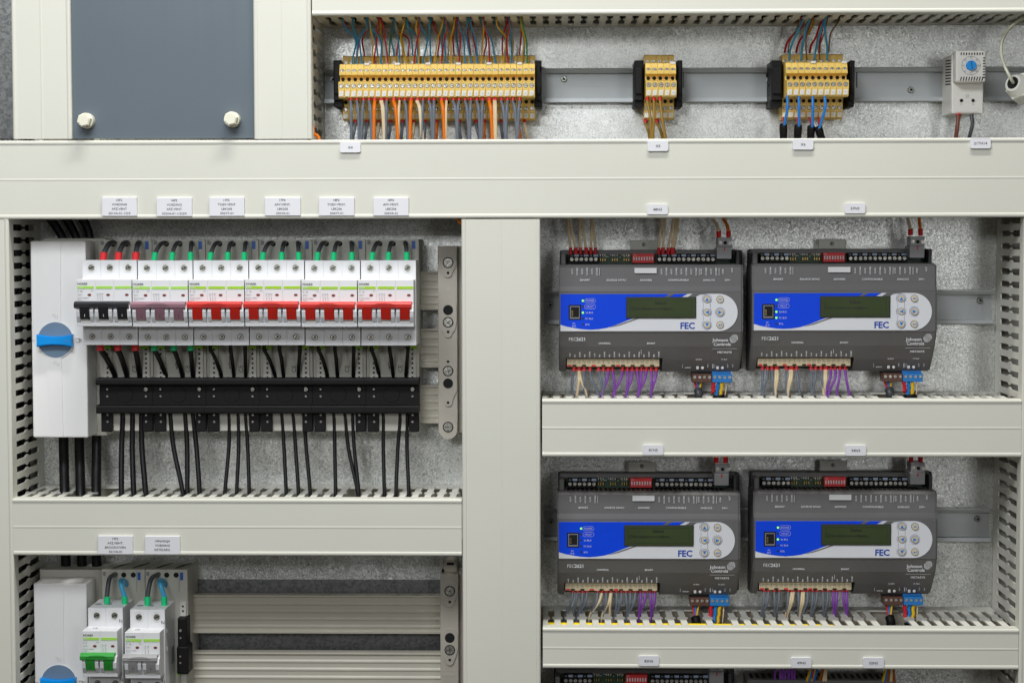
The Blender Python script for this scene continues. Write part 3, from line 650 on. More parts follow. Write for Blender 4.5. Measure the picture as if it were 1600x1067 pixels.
# ------------------------------------------------------------------ busbar adapters
AY=.062
def adapter(uL, uR, vtop, vbot, label, foot=True, word='wöhner'):
    dv = vtop-374.4
    xa,xb = PX(uL,AY,533), PX(uR,AY,533); k=(xb-xa)/.0525
    Z = lambda v,y=AY: PZ(v+dv,y,400 if dv==0 else 230)
    zt = Z(374.4); zb = zt-(.0) ; H = lambda v: zt-(v-374.4)*(D+AY)/F
    r = root('busbar_adapter', ((xa+xb)/2,.112,H(520)), label, 'busbar adapter', 'busbar adapters behind the breakers')
    m=MB(); m.box(xa+.0002,xb-.0002,AY,.114,H(675),zt,'adapter',.0006)
    m.box(xa+.004,xb-.006,AY-.0006,AY+.001,zt-.0012,zt-.0002,'adapter_light')
    part(m,'housing',r)
    m=MB(); n=3
    for f in (.27,.52,.75): m.cyl((xa+(xb-xa)*f,AY-.0001,H(381.3)),(xa+(xb-xa)*f,AY-.0003,H(381.3)),.0025,.0025,'hole',20)
    m.box(xa+.0018,xa+.0052,AY-.0003,AY+.001,H(382.5),H(375.8),'ink_grey')
    m.box(xa+(xb-xa)*.865-.0002,xa+(xb-xa)*.865+.0002,AY-.0003,AY+.001,H(406),H(376),'ink_grey')
    part(m,'openings',r)
    m=MB(); m.box(xb-.0068,xb-.0034,AY-.0006,AY+.001,H(389.5),H(377),'blue_tab'); part(m,'latch',r)
    for (a,b) in ((.0036,.0122),(-.0105,-.0032)):
        a_ = xa+a if a>0 else xb+a; b_ = xa+b if a>0 else xb+b
        m=MB(); m.box(a_,b_,AY-.0030,AY+.001,H(592),H(541),'adapter_light',.0004); mid=(a_+b_)/2
        for q in range(7): m.disc(mid,H(546+q*7.35),AY-.0032,.0011,'hole',10)
        m.box(a_-.001,b_+.001,AY-.010,AY,H(544.5),H(540.5),'lime2'); part(m,'contact_strip',r)
    m=MB(); yy=AY-.0002
    if word: m.text(word,xa+.0225*k,H(567),yy,.0030,'ink',rot=PI/2,bold=True); m.add([(xa+.0250*k,yy,H(586)),(xa+.0252*k,yy,H(586)),(xa+.0252*k,yy,H(548)),(xa+.0250*k,yy,H(548))],[(0,1,2,3)],'ink_grey')
    m.text('CE',xa+.0335*k,H(577),yy,.0045,'ink',rot=PI/2); 
    for q,tx in enumerate(('32 211','690V~  25A','AC 60715')): m.text(tx,xa+(.0285+.0026*q)*k,H(558),yy,.0012,'ink_grey',rot=PI/2)
    part(m,'lettering',r)
    if foot:
        m=MB(); yb=.046
        def ledge(za_,zb_): m.prism([(AY+.01,za_),(yb+.0015,za_),(yb+.0004,za_+.0005),(yb,za_+.0016),(yb,zb_-.0016),(yb+.0004,zb_-.0005),(yb+.0015,zb_),(AY+.01,zb_)],'x',xa-.0010 if uL<160 else xa+.0001,xb-.0001,'black')
        ledge(H(601),H(590))
        m.box(xa+.0002,xb-.0001,yb+.010,AY+.008,H(633),H(600),'black')
        ledge(H(645.5),H(632.5))
        m.box(xa+.0014,xa+.0125,AY-.006,AY+.008,H(675.5),H(644),'black',.0008)
        m.box(xb-.0105,xb-.0003,AY-.006,AY+.008,H(675.5),H(644),'black',.0008)
        m.cyl(((xa+xb)/2-.001,yb+.0101,H(617)),((xa+xb)/2-.001,yb+.0096,H(617)),.0082,.0078,'black',32)
        for x in (xa+.0045,xb-.0042): m.box(x+.0030,x+.0036,yb+.0092,yb+.011,H(612),H(603),'hole'); m.box(x-.0036,x-.0030,yb+.0092,yb+.011,H(612),H(603),'hole')
        o=part(m,'cable_cover',r)
        for x,L in ((xa+.0080,(608.5,619.5,648.8,659.5)),(xb-.0068,(608.5,619.5,648.8,659.5))):
            for q,v in enumerate(L):
                y = yb+.0098 if v<640 else AY-.0062
                big = (q==0 and x>xa+.02); rd_=.0022 if big else .0012
                s=MB(); s.cyl((x,y,H(v)),(x,y-.0004,H(v)),rd_*1.5,rd_*1.5,'hole',14); s.cyl((x+.0002,y-.0004,H(v)+.0001),(x+.0002,y-.0010,H(v)+.0001),rd_,rd_*.8,'screw_zinc',14)
                if big: s.disc(x,H(v),y-.0012,.0007,'screw_dark',8)
                part(s,'cover_screw',o)
        m=MB()
        for x in (xa+.0075,xb-.0058): m.box(x-.0028,x+.0028,AY+.002,AY+.012,H(679),H(674.8),'adapter_light',.0006)
        part(m,'clip',r)
    return r
pal = ['black','mauve','red','red','red','red']
for i in range(6):
    adapter(156.3+83.15*i,156.3+83.15*(i+1),374.4,0,f"grey busbar adapter with black cable cover, {ordn(i)} from the left behind the breaker row",word='' if i==0 else 'wöhner')
# side wall of last adapter (darker gap kept real)
def small_adapter(uL,uR,label):
    xa,xb=PX(uL,AY,900),PX(uR,AY,900); zt=PZ(889.5,AY,225); H=lambda v: zt-(v-889.5)*(D+AY)/F
    r=root('busbar_adapter',((xa+xb)/2,.112,H(960)),label,'busbar adapter','busbar adapters behind the small breakers')
    m=MB(); m.box(xa+.0002,xb-.0002,AY,.1165,H(1090),zt,'adapter',.0006); part(m,'housing',r)
    m=MB()
    for f in (.29,.51,.73): m.cyl((xa+(xb-xa)*f,AY-.0001,H(898)),(xa+(xb-xa)*f,AY-.0003,H(898)),.0026,.0026,'hole',20)
    m.box(xa+.0014,xa+.0042,AY-.0003,AY+.001,H(899),H(893),'ink_grey'); m.box(xb-.0088,xb-.0085,AY-.0003,AY+.001,H(925),H(891),'ink_grey')
    for f in (.35,.8):
        x=xa+(xb-xa)*f; m.prism([(x-.006,.070),(x-.004,.070),(x+.001,.085),(x+.006,.100),(x+.004,.100),(x-.002,.088)],'z',zt-.0002,zt+.0002,'hole')
    part(m,'openings',r)
    m=MB(); m.box(xb-.0075,xb-.0045,AY-.0006,AY+.001,H(906),H(894),'blue_tab'); part(m,'latch',r)
    m=MB(); m.box(xb-.0075,xb-.0015,AY-.003,AY+.001,H(1090),H(941),'adapter_light',.0004)
    for q in range(5): m.disc(xb-.0045,H(947+q*7.3) if q<2 else H(1015+(q)*7.3),AY-.0032,.0011,'hole',10)
    part(m,'contact_strip',r)
    return r
small_adapter(158.8,226.6,'small grey busbar adapter behind the green toggled breaker')
ra=small_adapter(226.6,293.2,'small grey busbar adapter behind the grey toggled breaker')
xb_=PX(293.2,AY,960); m=MB(); H=lambda v: PZ(v,AY,293)
m.box(xb_-.0080,xb_+.0012,AY-.012,AY+.008,H(1013),H(961),'black',.0015,2); m.box(xb_-.0088,xb_+.0030,AY-.014,AY+.010,H(1048),H(1005),'black',.0015,2); o=part(m,'cable_cover',ra)
for v in (981,992,1020,1030):
    s=MB(); x=xb_-.0050; y=AY-.0122 if v<1000 else AY-.0142; s.cyl((x,y,H(v)),(x,y-.0006,H(v)),.0016 if v==981 else .001,.001,'screw_zinc',12); part(s,'cover_screw',o)

# ------------------------------------------------------------------ switch handles
def handle(u0,u1,v0,v1,vd_,label,hu0,hu1,hv0):
    y=.040; xa,xb,za,zb=RC(u0,v0,u1,v1,y); xc=PX(87.2 if v0<800 else 92.4,y,vd_); zc=PZ(vd_,y,90)
    r=root('switch_handle_unit',(xc,.112,zc),label,'load switch','switch units with blue rotary handles')
    m=MB(); m.box(xa,xb,y,.078,za,zb,'handle_white',.0016,3)
    hx0,hx1=PX(hu0,.078,v0),PX(hu1,.078,v0); part(m,'front_cover',r)
    m=MB(); m.box(hx0,hx1,.078,.114,za-.002,PZ(hv0,.078,100),'adapter',.001); part(m,'housing',r)
    # moulded ridges
    m=MB(); L=[];n=14
    for i in range(n+1):
        t=i/n; z=zb-.001+(za+.002-zb)*t; L.append((xc-.0075-.0035*math.sin(t*PI)+.003*t, z))
    R_=[(xc+.0065-.001*math.sin(i/n*PI), L[n-i][1]) for i in range(n+1)]
    m.prism(L+R_,'y',y-.0011,y+.001,'handle_white')
    part(m,'moulded_ridge',r)
    m=MB(); m.cyl((xc,y-.0009,zc),(xc,y-.0013,zc),.0186,.0182,'handle_white',48)
    m.cyl((xc,y-.0012,zc),(xc,y-.0016,zc),.0176,.0174,'blue_dull',48); part(m,'dial_disc',r)
    m=MB(); n=12; top=[];bot=[]
    for i in range(n+1):
        t=-1+2*i/n; top.append((xc+.0006+.0174*t, zc+.0036+.0022*t*t)); bot.append((xc+.0006+.0174*t, zc-.0046-.0020*t*t))
    m.prism(top+bot[::-1],'y',y-.0085,y-.0012,'blue')
    m.prism([(xc+(a-xc)*.985,zc+(b-zc)*.80) for a,b in top+bot[::-1]],'y',y-.0096,y-.0084,'blue')
    m.box(xc+.0115,xc+.0150,y-.0099,y-.0095,zc-.001,zc-.0006,'blue_dull')
    part(m,'knob',r)
    e='adapter'
    def sq(x,z,s,w=.00022):
        m=MB()
        for a,b,c,d in ((x-s,x+s,z-s,z-s+w),(x-s,x+s,z+s-w,z+s),(x-s,x-s+w,z-s,z+s),(x+s-w,x+s,z-s,z+s)): m.box(a,b,y-.0013,y-.0004,c,d,e)
        part(m,'embossed_symbol',r)
    sq(xc+.0012,zc+.0225,.0014); sq(xc-.0016,zc+.0243,.001); sq(xc-.001,zc-.0226,.0014); sq(xc+.0024,zc-.0245,.001); sq(xc+.0218,zc,.0018); sq(xc+.0245,zc,.0010)
    m=MB(); m.box(xc-.0235,xc-.0210,y-.0009,y-.0004,zc-.0004,zc,e); part(m,'embossed_symbol',r)
    return r
handle(49.3,135.6,376.6,683.5,531,'white switch unit with blue rotary handle left of the six breakers',68,164.5,372.5)
handle(53.6,136.3,911,1120,1065,'white switch unit with blue rotary handle in the bottom left corner',62,162,889.5)

# ------------------------------------------------------------------ breakers
Y1,Y2,YR=.014,-.006,.0615
S1,S2=screw_mesh(.0031,.5,'slot','white_side','screw_dark'),screw_mesh(.0025,.9,'x','hole','screw_zinc')
PW=(PX(129+86.8,Y1,470)-PX(129,Y1,470))/3
def breaker(x0, ztop, n, tmat, rating, volt, label, group, N=False, w=PW, lime='lime'):
    """x0 left edge at terminal stage, ztop: top of the label stage"""
    k=(D+Y2)/F; H=lambda v: ztop-(v-437.0)*k
    W=n*w; r=root('circuit_breaker',(x0+W/2,YR,H(475)),label,'circuit breaker',group)
    m=MB()
    k1=(D+Y1)/F; z1t=ztop+ (PZ(406.8,Y1,400)-PZ(437,Y2,400)); z1b=ztop+(PZ(539.5,Y1,400)-PZ(437,Y2,400))
    for p in range(n):
        m.box(x0+p*w+.00003,x0+(p+1)*w-.00003 - (.0009 if p==n-1 else 0),Y1,YR,z1b,z1t,'white',.00025,1)
        m.box(x0+p*w-.0009+.00003,x0+(p+1)*w-.0009-.00003-(.0009 if p==n-1 else 0),Y2,Y1+.001,H(510.5),H(437),'white',.00025,1)
    part(m,'housing',r)
    xs=x0-.0009
    for p in range(n):
        a=xs+p*w
        m=MB()
        # toggle recess, guards
        m.box(a+.0035,a+w-.0035,Y2-.0004,Y2+.001,H(505),H(479),'white_side')
        for s0 in (a+.0008,a+w-.0042):
            prof=[(Y2,H(476)),(Y2-.0035,H(478)),(Y2-.0055,H(486)),(Y2-.0045,H(495)),(Y2-.0010,H(503)),(Y2,H(504))]
            m.prism(prof,'x',s0,s0+.0034,'white')
        part(m,'toggle_guard',r)
        m=MB(); prof=[(Y2-.0005,H(476)),(Y2-.0080,H(477)),(Y2-.0060,H(487)),(Y2-.0030,H(499)),(Y2-.0005,H(499.5))]
        m.prism(prof,'x',a+.0044,a+w-.0044,tmat)
        m.text('I',a+w/2,H(493),Y2-.0052,.0022,'print_white' if tmat=='black_t' else 'ink',bold=True); part(m,'lever',r)
        for z,me,nm in ((z1t-.0073,S1,'terminal_screw'),(z1b+.0082,S2,'terminal_screw')):
            inst(me,nm,(x0+(p+.5)*w,Y1-.0003,z),r)
        m=MB(); q=x0+(p+.5)*w
        for z,ro,ri in ((z1t-.0073,.0052,.0049),(z1b+.0082,.0048,.0045)): m.ring(q,z,Y1-.0001,ri,ro,'white_side',28); part(m,'boss_ring',r); m=MB()
        m.disc(a+w*.70,H(461.2),Y2-.0002,.0019,'flag',14,.0012); m.disc(a+w*.70,H(461.2),Y2-.0003,.0008,'ink',8,.0004)
        part(m,'indicator_window',r); m=MB(); m.box(a+.0010,a+w-.0010,Y2-.0003,Y2+.0002,H(451.6),H(447.4),lime); part(m,'green_band',r)
    m=MB(); yy=Y2-.0005
    m.text('NOARK',xs+.0012,H(443.6),yy,.0019,'ink','L',sx=1.05,bold=True)
    m.text('Ex9BN',xs+.0014,H(449.5),yy,.0014,'white','L')
    m.text(rating,xs+.0012,H(455.4),yy,.0019,'ink_grey','L'); m.text('10kA',xs+w-.0012,H(454.6),yy,.0010,'ink_grey','R')
    m.text(volt,xs+.0012,H(461),yy,.0014,'ink_grey','L'); m.text('IEC/EN 60898-1',xs+.0012,H(466),yy,.0012,'ink_grey','L'); m.text('10000 3',xs+.0012,H(469),yy,.0011,'ink_grey','L')
    # schematic on the second pole
    a=xs+w; b=3 if n==3 else 2
    for q in range(b):
        x=a+.0028+q*.0023*(1.2 if n==2 else 1); m.box(x-.00012,x+.00012,yy,yy+.0003,H(472 if n==2 else 470),H(464),'ink_grey'); m.box(x-.0010,x+.0001,yy,yy+.0003,H(459),H(458.6),'ink_grey'); m.add([(x-.0009,yy,H(463.5)),(x-.0007,yy,H(463.5)),(x+.0006,yy,H(459)),(x+.0004,yy,H(459))],[(0,1,2,3)],'ink_grey')
    part(m,'lettering',r)
    if n==2:
        for zz in (z1t-.0125,z1b+.0120): m=MB(); m.text('N',x0+2*w-.0028,zz,Y1-.0003,.0034,'ink'); part(m,'neutral_mark',r)
    if n==2:
        m=MB()
        for q in (0,1):
            m.cyl((x0+.0055+q*.0105,.034,z1t-.0001),(x0+.0055+q*.0105,.034,z1t+.0002),.0034,.0034,'ink_grey',18)
            m.box(x0+q*w+.001,x0+q*w+w-.003,.020,.0205,z1t-.0001,z1t+.0002,'white_side')
        m.text('CE',xs+.010,0,0,.003,'ink')
        nv=len(glyphs('CE',False)[0]); 
        for j in range(len(m.v)-nv,len(m.v)):
            x,y,z=m.v[j]; m.v[j]=(x,Y2+.012+ -z*1.6,ztop+.0003)
        part(m,'top_details',r)
    m=MB(); x1=xs-.0006; x2=xs+W-.0024
    prof=[(Y2,H(476)),(Y2,H(471.2)),(Y2-.0040,H(470.8)),(Y2-.0068,H(472.4)),(Y2-.0082,H(475)),(Y2-.0080,H(480)),(Y2-.0060,H(482))]
    m.prism(prof,'x',x1,x2,tmat)
    xm=(x1+x2)/2; m.prism([(xm-.011,H(475.8)),(xm+.011,H(475.8)),(xm+.006,H(473.6)),(xm,H(473.0)),(xm-.006,H(473.6))],'y',Y2-.0088,Y2-.0078,tmat)
    part(m,'toggle_bar',r)
    if n==2:
        m=MB(); xr=x0+W-.0003
        for y_,v_ in ((.020,440),(.030,452),(.020,470),(.045,500),(.045,430)): m.box(xr-.0001,xr+.0003,y_,y_+.003,H(v_+6),H(v_),'white_side')
        m.box(xr-.0001,xr+.0004,.040,.052,H(505),H(478),'ink_grey'); part(m,'side_details',r)
    return r
zt=PZ(437,Y2,400)
tog=[('black_t','black','C 40'),('mauve','dusky mauve','C 32'),('red_t','red','C 16'),('red_t','red','C 16'),('red_t','red','C 16'),('red_t','red','C 16')]
LB=['white three pole breaker with a black toggle bar, at the left end of the row','white three pole breaker with a dusky mauve toggle bar',
 'red toggled breaker directly right of the mauve toggled one','second red toggled breaker from the left, under the label reading 17F6','third red toggled breaker from the left, under the label reading 18F2','red toggled breaker at the right end of the row']
for i,(tm,tn,ra_) in enumerate(tog):
    breaker(PX(129,Y1,470)+i*3*PW, zt+[.0004,-.0001,0,.0001,-.0004,-.0003][i], 3, tm, ra_, '400V~', LB[i], 'three pole breakers in a row', lime='lime' if i<2 else 'lime2')
w2=(PX(193.0,Y1,960)-PX(137.4,Y1,960))/2*1.0
breaker(PX(137.4,Y1,960),PZ(985.3,Y2,190),2,'green_t','C 6','230V~','white two pole breaker with a green toggle bar','two pole breakers',w=w2)
breaker(PX(203.2,Y1,960),PZ(987.5,Y2,190),2,'grey_t','C 16','230V~','white two pole breaker with a pale grey toggle bar','two pole breakers',w=w2)

# breaker supply cables (top)
tops=[(178.5,160.8,'r'),(199.2,184.4,'r'),(218,211.8,'r'),(260,240.7,'g'),(281,268.3,'g'),(299.7,297.5,'g'),(343,328,'g'),(363.4,355.4,'g'),(384.8,381.5,'g'),(425.8,410,'g'),(445.4,440,'g'),(465,466.8,'g'),(509,495.4,'g'),(529,521,'g'),(549,549.8,'g'),(593,581.2,'g'),(613,606.8,'g'),(632.7,635.6,'g')]
yc=.036
for i,(h,f,c) in enumerate(tops):
    a=P(f,407.5,yc); b=P(f+ (h-f)*.12,392,yc); d=P(h,379.5,.060); e=P(h,382,.085)
    rad=.0026 if c=='r' else .0021
    wire([a,b,P(f+(h-f)*.55,381.5,.046),d,e],rad,'w_darkgrey',f"{ordn(i%3)} of three {'red' if c=='r' else 'green'} tipped cables above the {ordn(i//3)} breaker of the row of six",'red_f' if c=='r' else 'green_f',fl=.0085,fr=1.42,group='short supply cables above the breakers',name='supply_cable',cat='cable',n=12)
for (h,f,c,br) in ((179,167.2,'w_darkgrey','green'),(195,194.7,'w_cyan','green'),(246,230.3,'w_darkgrey','grey'),(262,256.5,'w_cyan','grey')):
    yt=.036; z0=PZ(985.3,Y2,190)+(PZ(406.8,Y1,400)-PZ(437,Y2,400)); x=PX(f,yt,930); a=Vector((x,yt,z0-.001)); 
    bq=a+Vector((0,0,.011)); d=P(h,897.5,.058) if c!='w_cyan' else P(h+2,903,.045)
    pts=[a,bq,(bq+d)/2+Vector((0,-.006,.006)),d,d+Vector((.001,.02,-.002))] if c!='w_cyan' else [a,bq,a+Vector((-.003,-.001,.019)),a+Vector((-.0050,.006,.023)),a+Vector((-.0045,.018,.021)),a+Vector((-.004,.028,.014))]
    wire(pts,.0023,c,f"short {'sky blue' if c=='w_cyan' else 'dark grey'} cable with a green ferrule above the {br} toggled breaker",'green_f',fl=.0085,fr=1.35,group='short supply cables above the small breakers',name='supply_cable',cat='cable',n=12)
# outgoing cables
outs=[((156.6,181,192,186.6),'r'),((184,199.3,207.3,205.4),'r'),((211.5,218.8,221.2,222.9),'r'),((240.7,260,266.3,281),'g'),((271.2,286,289.5,298),'g'),((297.6,301.7,301.7,317),'g'),
 ((329.3,346.8,357.8,357),0),((360.2,365.9,372.2,374),0),((383,384,383.7,393.7),0),((413,430.7,440.4,450.2),0),((436.8,443.7,458,469),0),((468.5,466.6,474.6,485.6),0),((497.8,512.4,521.7,525.8),0),((523.4,527.8,539.2,554),0),((552.7,552,551,558),0),((580.7,593,599,599),0),((608.8,614.9,625.3,614.9),0),((637.6,634.4,636.3,635.5),0)]
for i,(q,c) in enumerate(outs):
    rad=.0028 if i<3 else (.0024 if i<6 else .0019)
    a=P(q[0],539,.036); g=P(q[3],771,.052); xs=snap('H',g.x) ; g.x=(g.x*.4+xs*.6)
    pts=[a,a+Vector((0,0,-.005)),P(q[0]+(q[1]-q[0])*.45,562,.046),P(q[1],590,.0635),P((q[1]+q[2])/2,618,.0665),P(q[2],648,.063),P(q[2]+(q[3]-q[2])*.35,700,.062),g,g+Vector((0,.002,-.03))]
    wire(pts,rad,'cable',f"{ordn(i%3)} of three long black cables below the {ordn(i//3)} breaker of the row of six",{'r':'red_f','g':'green_f',0:None}[c],fl=.0055,fr=1.3,group='black outgoing cables below the breakers',name='outgoing_cable',cat='cable',n=12)
# thick feeders
for i,(a,b,c,d) in enumerate([((100,377),(90,358),(74,336),(60,320)),((121,377),(113,358),(100,336),(86,320)),((141,377),(137,358),(126,336),(118,320))]):
    m=MB(); m.tube([P(*a,.098)+Vector((0,0,-.01)),P(*a,.098),P(*b,.098),P(*c,.095),P(*d,.085)],.0044,'cable',16); solo(m,'feeder_cable',f"{ordn(i)} of three thick black cables entering the top of the upper switch unit",'cable','thick feeder cables')
for i,(a,b) in enumerate([(99.5,101),(124,126),(151,150.5)]):
    m=MB(); m.tube([P(a,660,.092),P(a,690,.090),P((a+b)/2,730,.078),P(b,775,.060),P(b,800,.055)],.0050,'cable',16); solo(m,'feeder_cable',f"{ordn(i)} of three thick black cables leaving the bottom of the upper switch unit",'cable','thick feeder cables')
for i,u in enumerate((103,128,151)):
    m=MB(); m.tube([P(u,905,.100),P(u,880,.100),P(u-1,860,.098),P(u-2,840,.09)],.0050,'cable',16); solo(m,'feeder_cable',f"{ordn(i)} of three thick black cables above the lower switch unit",'cable','thick feeder cables')
m=MB(); m.pbox(276.5,1019,281.5,1054,.052,.060,'lime2'); solo(m,'earth_clip','lime green clip beside the grey toggled breaker','clip')

# ------------------------------------------------------------------ printed tags
def plate(u0,v0,u1,v1,lines,label,rounded=False):
    xa,xb,za,zb=RC(u0,v0,u1,v1,-.0012); r=root('label_plate',((xa+xb)/2,0,(za+zb)/2),label,'label','printed equipment labels')
    m=MB(); m.box(xa,xb,-.0016,.0010,za,zb,'tag_white',.0009 if rounded else .0003)
    if rounded:
        m=MB(); rr_=.0016; pts=[]
        for cx_,cz_,a0 in ((xb-rr_,zb-rr_,0),(xa+rr_,zb-rr_,PI/2),(xa+rr_,za+rr_,PI),(xb-rr_,za+rr_,1.5*PI)):
            pts+=[(cx_+rr_*math.cos(a0+q*PI/8),cz_+rr_*math.sin(a0+q*PI/8)) for q in range(5)]
        m.prism(pts,'y',-.0014,.0011,'tag_white')
    part(m,'plate',r)
    m=MB(); y=-.00175 if not rounded else -.0016; n=len(lines); h=.0021 if not rounded else .0024; step=.0042
    zc=(za+zb)/2+ (n-1)*step/2
    for i,t in enumerate(lines): m.text(t,(xa+xb)/2,zc-i*step,y,h,'ink',sx=1.12,bold=.5)
    part(m,'lettering',r)
for a in [(159.3,308.4,214,337.8,['15F2','VOEDING','AFZ.VENT','201VA-01-1/2/3']),(244.7,308.8,299.9,338.2,['16F2','VOEDING','AFZ.VENT','202VA-01-1/2/3/4']),(326.9,308.4,381.8,337.8,['17F2','TOEV.VENT','LBK205','205VT-01']),
  (413.8,308.8,469.5,337.3,['17F6','AFV.VENT.','LBK205','205VA-01']),(498.2,308.8,553.7,337.3,['18F2','TOEV.VENT.','LBK206','206VT-01']),(583.4,308.8,638.5,337.3,['18F6','AFV.VENT.','LBK206','206VA-01']),
  (153.2,836.8,207.6,865.5,['19F2','AFZ.VENT.','BROODOVEN','301VA-01']),(226.7,837.3,281.3,865.7,['19F6/43Q4','VOEDING','KETELREG.'])]:
    plate(*a[:5],f"white printed label whose top line reads {a[4][0]}")
for u0,v0,u1,v1,t in [(531.3,222.8,563.4,238.5,'X4'),(1011.7,220.3,1044.3,236.3,'X5'),(1238.5,217.8,1271,234,'X6'),(1516,216,1548,232.2,'21TH14'),(1011,319.5,1043.5,335.2,'48N3'),(1319.7,317.8,1352,333.6,'57N3'),
   (1004.4,694.9,1036.6,710.6,'81N3'),(1320.8,695.5,1353.3,711.5,'94N3'),(997.6,1024.2,1029.6,1039.7,'82N5'),(1236,1026.9,1268,1042.6,'49N3'),(1348.3,1027,1381,1043,'52N3')]:
    plate(u0,v0,u1,v1,[t],f"small rounded white label reading {t}",True)

# ------------------------------------------------------------------ controllers
YF=.045
def build_fec(loc):
    r=root('building_controller',loc,'','controller','grey building controllers with blue and white face')
    X=lambda u,y=YF: PX(u,y,488); Z=lambda v,y=YF: PZ(v,y,1015)
    m=MB(); xl,xr=X(873.5),X(1161.5)
    prof=[(.106,Z(415,.106)),(.088,Z(415,.088)),(.088,Z(413,.088)),(.056,Z(413,.056)),(.0525,Z(414.5,.0525)),(.0505,Z(418,.0505)),(.049,Z(447,.049)),(.0470,Z(455,.047)),(.0455,Z(457.5,.0455)),(.0455,Z(519,.0455)),(.0470,Z(521,.047)),(.0535,Z(541,.0535)),(.066,Z(562,.066)),(.078,Z(578,.078)),(.080,Z(580.5,.080)),(.106,Z(580,.106))]
    # main hood with softened ends
    ins=[(0,1),(.0007,.0012)]
    xc0,xc1=X(884.5),X(1037)
    cut=[p for p in prof if p[0]<.066 or p[1]>Z(500)]
    cut=[p for p in cut if p[1]>=Z(559.5,.064)]+[(.064,Z(559.5,.064)),(.106,Z(559.5,.064))]
    m.prism(prof,'x',xl+.0012,xc0,'fec'); m.prism(cut,'x',xc0,xc1,'fec'); m.prism(prof,'x',xc1,xr-.0020,'fec')
    m.box(xc0,xc1,.088,.106,Z(577,.088),Z(559.5,.064)-.0001,'fec_dark')
    for xa_,xb_,s in ((xl,xl+.0012,1),(xr-.0020,xr,-1)):
        p2=[(min(.106,y+ .0022) if y<.09 else y, z-(.0008 if z>Z(450) else -.0008)) for y,z in prof]
        m.prism(p2,'x',xa_,xb_,'fec')
    # lower left cut for the long terminal
    part(m,'hood',r)
    m=MB(); m.box(X(874.5,.1),X(1158,.1),.092,.108,Z(576,.1),Z(391,.092),'fec_dark',.0015)
    m.box(X(876.5,.09),X(1152,.09),.084,.094,Z(398.5,.084),Z(390.5,.084),'fec',.001); m.box(X(1147,.084),X(1152.5,.084),.066,.094,Z(414,.07),Z(391,.07),'fec_dark',.0008)
    m.box(X(876,.084),X(884,.084),.062,.094,Z(414,.07),Z(395,.07),'fec',.0012)
    part(m,'base',r)
    m=MB(); m.box(X(884,.09),X(1147,.09),.0855,.0915,Z(414,.09),Z(396.5,.09),'pcb')
    for k in range(60):
        u=925+random.random()*60 if k%2 else 886+random.random()*255; q=P(u,398+random.random()*4,.085); m.box(q.x-.0004,q.x+.0004,.0846,.0856,q.z-.0003,q.z+.0003,random.choice(['gold_pin','print_white','hole','pcb']))
    part(m,'circuit_board',r)
    # black top terminals
    def blk(u0,n,p):
        m=MB(); m.box(X(u0,.076),X(u0+n*p,.076),.073,.087,Z(411,.076),Z(401,.076),'black',.0004); m.box(X(u0,.076),X(u0+n*p,.076),.078,.087,Z(401,.076),Z(396.5,.076),'black'); o=part(m,'output_terminal',r)
        for k in range(n):
            q=P(u0+(k+.5)*p,405.2,.0728); s=MB(); s.cyl((q.x,.0731,q.z),(q.x,.0722,q.z),.0019,.0017,'screw_zinc',14)
            a=random.random()*3; s.add([(q.x+math.cos(a)*t-math.sin(a)*w,.0720,q.z+math.sin(a)*t+math.cos(a)*w) for t,w in ((-.0015,-.0002),(-.0015,.0002),(.0015,.0002),(.0015,-.0002))],[(0,1,2,3)],'screw_dark'); part(s,'screw',o)
        s=MB()
        for k in range(n):
            q=P(u0+(k+.5)*p,399.6,.0775)
            if k%2: s.box(q.x-.0023,q.x+.0023,.0772,.0785,q.z-.0014,q.z+.0014,'blue_tagm')
            else: s.box(q.x-.0010,q.x+.0010,.0772,.0785,q.z-.0005,q.z+.0005,'ink_grey')
        part(s,'marker_tags',o)
    blk(889.5,6,7.55); blk(1026.6,12,7.6)
    # jumpers
    m=MB()
    for g in (938,957,975):
        for k in range(3):
            for v in (399,405.5):
                q=P(g+k*3.6,v,.084); m.box(q.x-.00035,q.x+.00035,.079 if v>400 else .083,.0856,q.z-.0010 -(.0006 if v>400 else 0),q.z+.0010,'gold_pin' if v>400 else 'print_white')
    part(m,'jumper_pins',r)
    m=MB(); xa,xb,za,zb=RC(987.9,396.3,1022,411,.076); m.box(xa,xb,.076,.086,za,zb,'red_f',.0003); o=part(m,'dip_switch',r)
    s=MB()
    for k in range(8):
        q=xa+(k+.62)*(xb-xa)/8.3; s.box(q-.00062,q+.00062,.0753,.0762,za+.0026,za+.0062,'print_white')
    s.text('ON',xa+.0022,zb-.0014,.0758,.0014,'print_white'); part(s,'rocker',o)
    # power plug
    m=MB(); xa,xb,za,zb=RC(1120,386,1143,404.5,.060); m.box(xa,xb,.060,.086,za,zb,'plug_grey',.0005)
    xa,xb,za,zb=RC(1121.5,371,1143.5,386,.064); m.box(xa,xb,.064,.084,za,zb,'plug_grey',.0005); o=part(m,'power_plug',r)
    s=MB()
    for u,mt,rad in ((1125.7,'screw_zinc',.0018),(1133.2,'hole',.0017),(1140.7,'screw_zinc',.0018)): q=P(u,379.5,.0636); s.cyl((q.x,.0641,q.z),(q.x,.0634,q.z),rad,rad,mt,14)
    q=P(1132,389,.0595); s.box(q.x-.0006,q.x+.0006,.0595,.0602,q.z-.0018,q.z+.0016,'red_d'); part(s,'plug_screw',o)
    # snap tab on top
    m=MB(); xa,xb,za,zb=RC(985,375.5,1028,392,.104); m.box(xa,xb,.104,.1065,za,zb,'tab_clear',.0005); m.cyl(((xa+xb)/2,.1039,zb-.0045),((xa+xb)/2,.1034,zb-.0045),.0022,.0020,'galvanised_dark',14); part(m,'snap_tab',r)
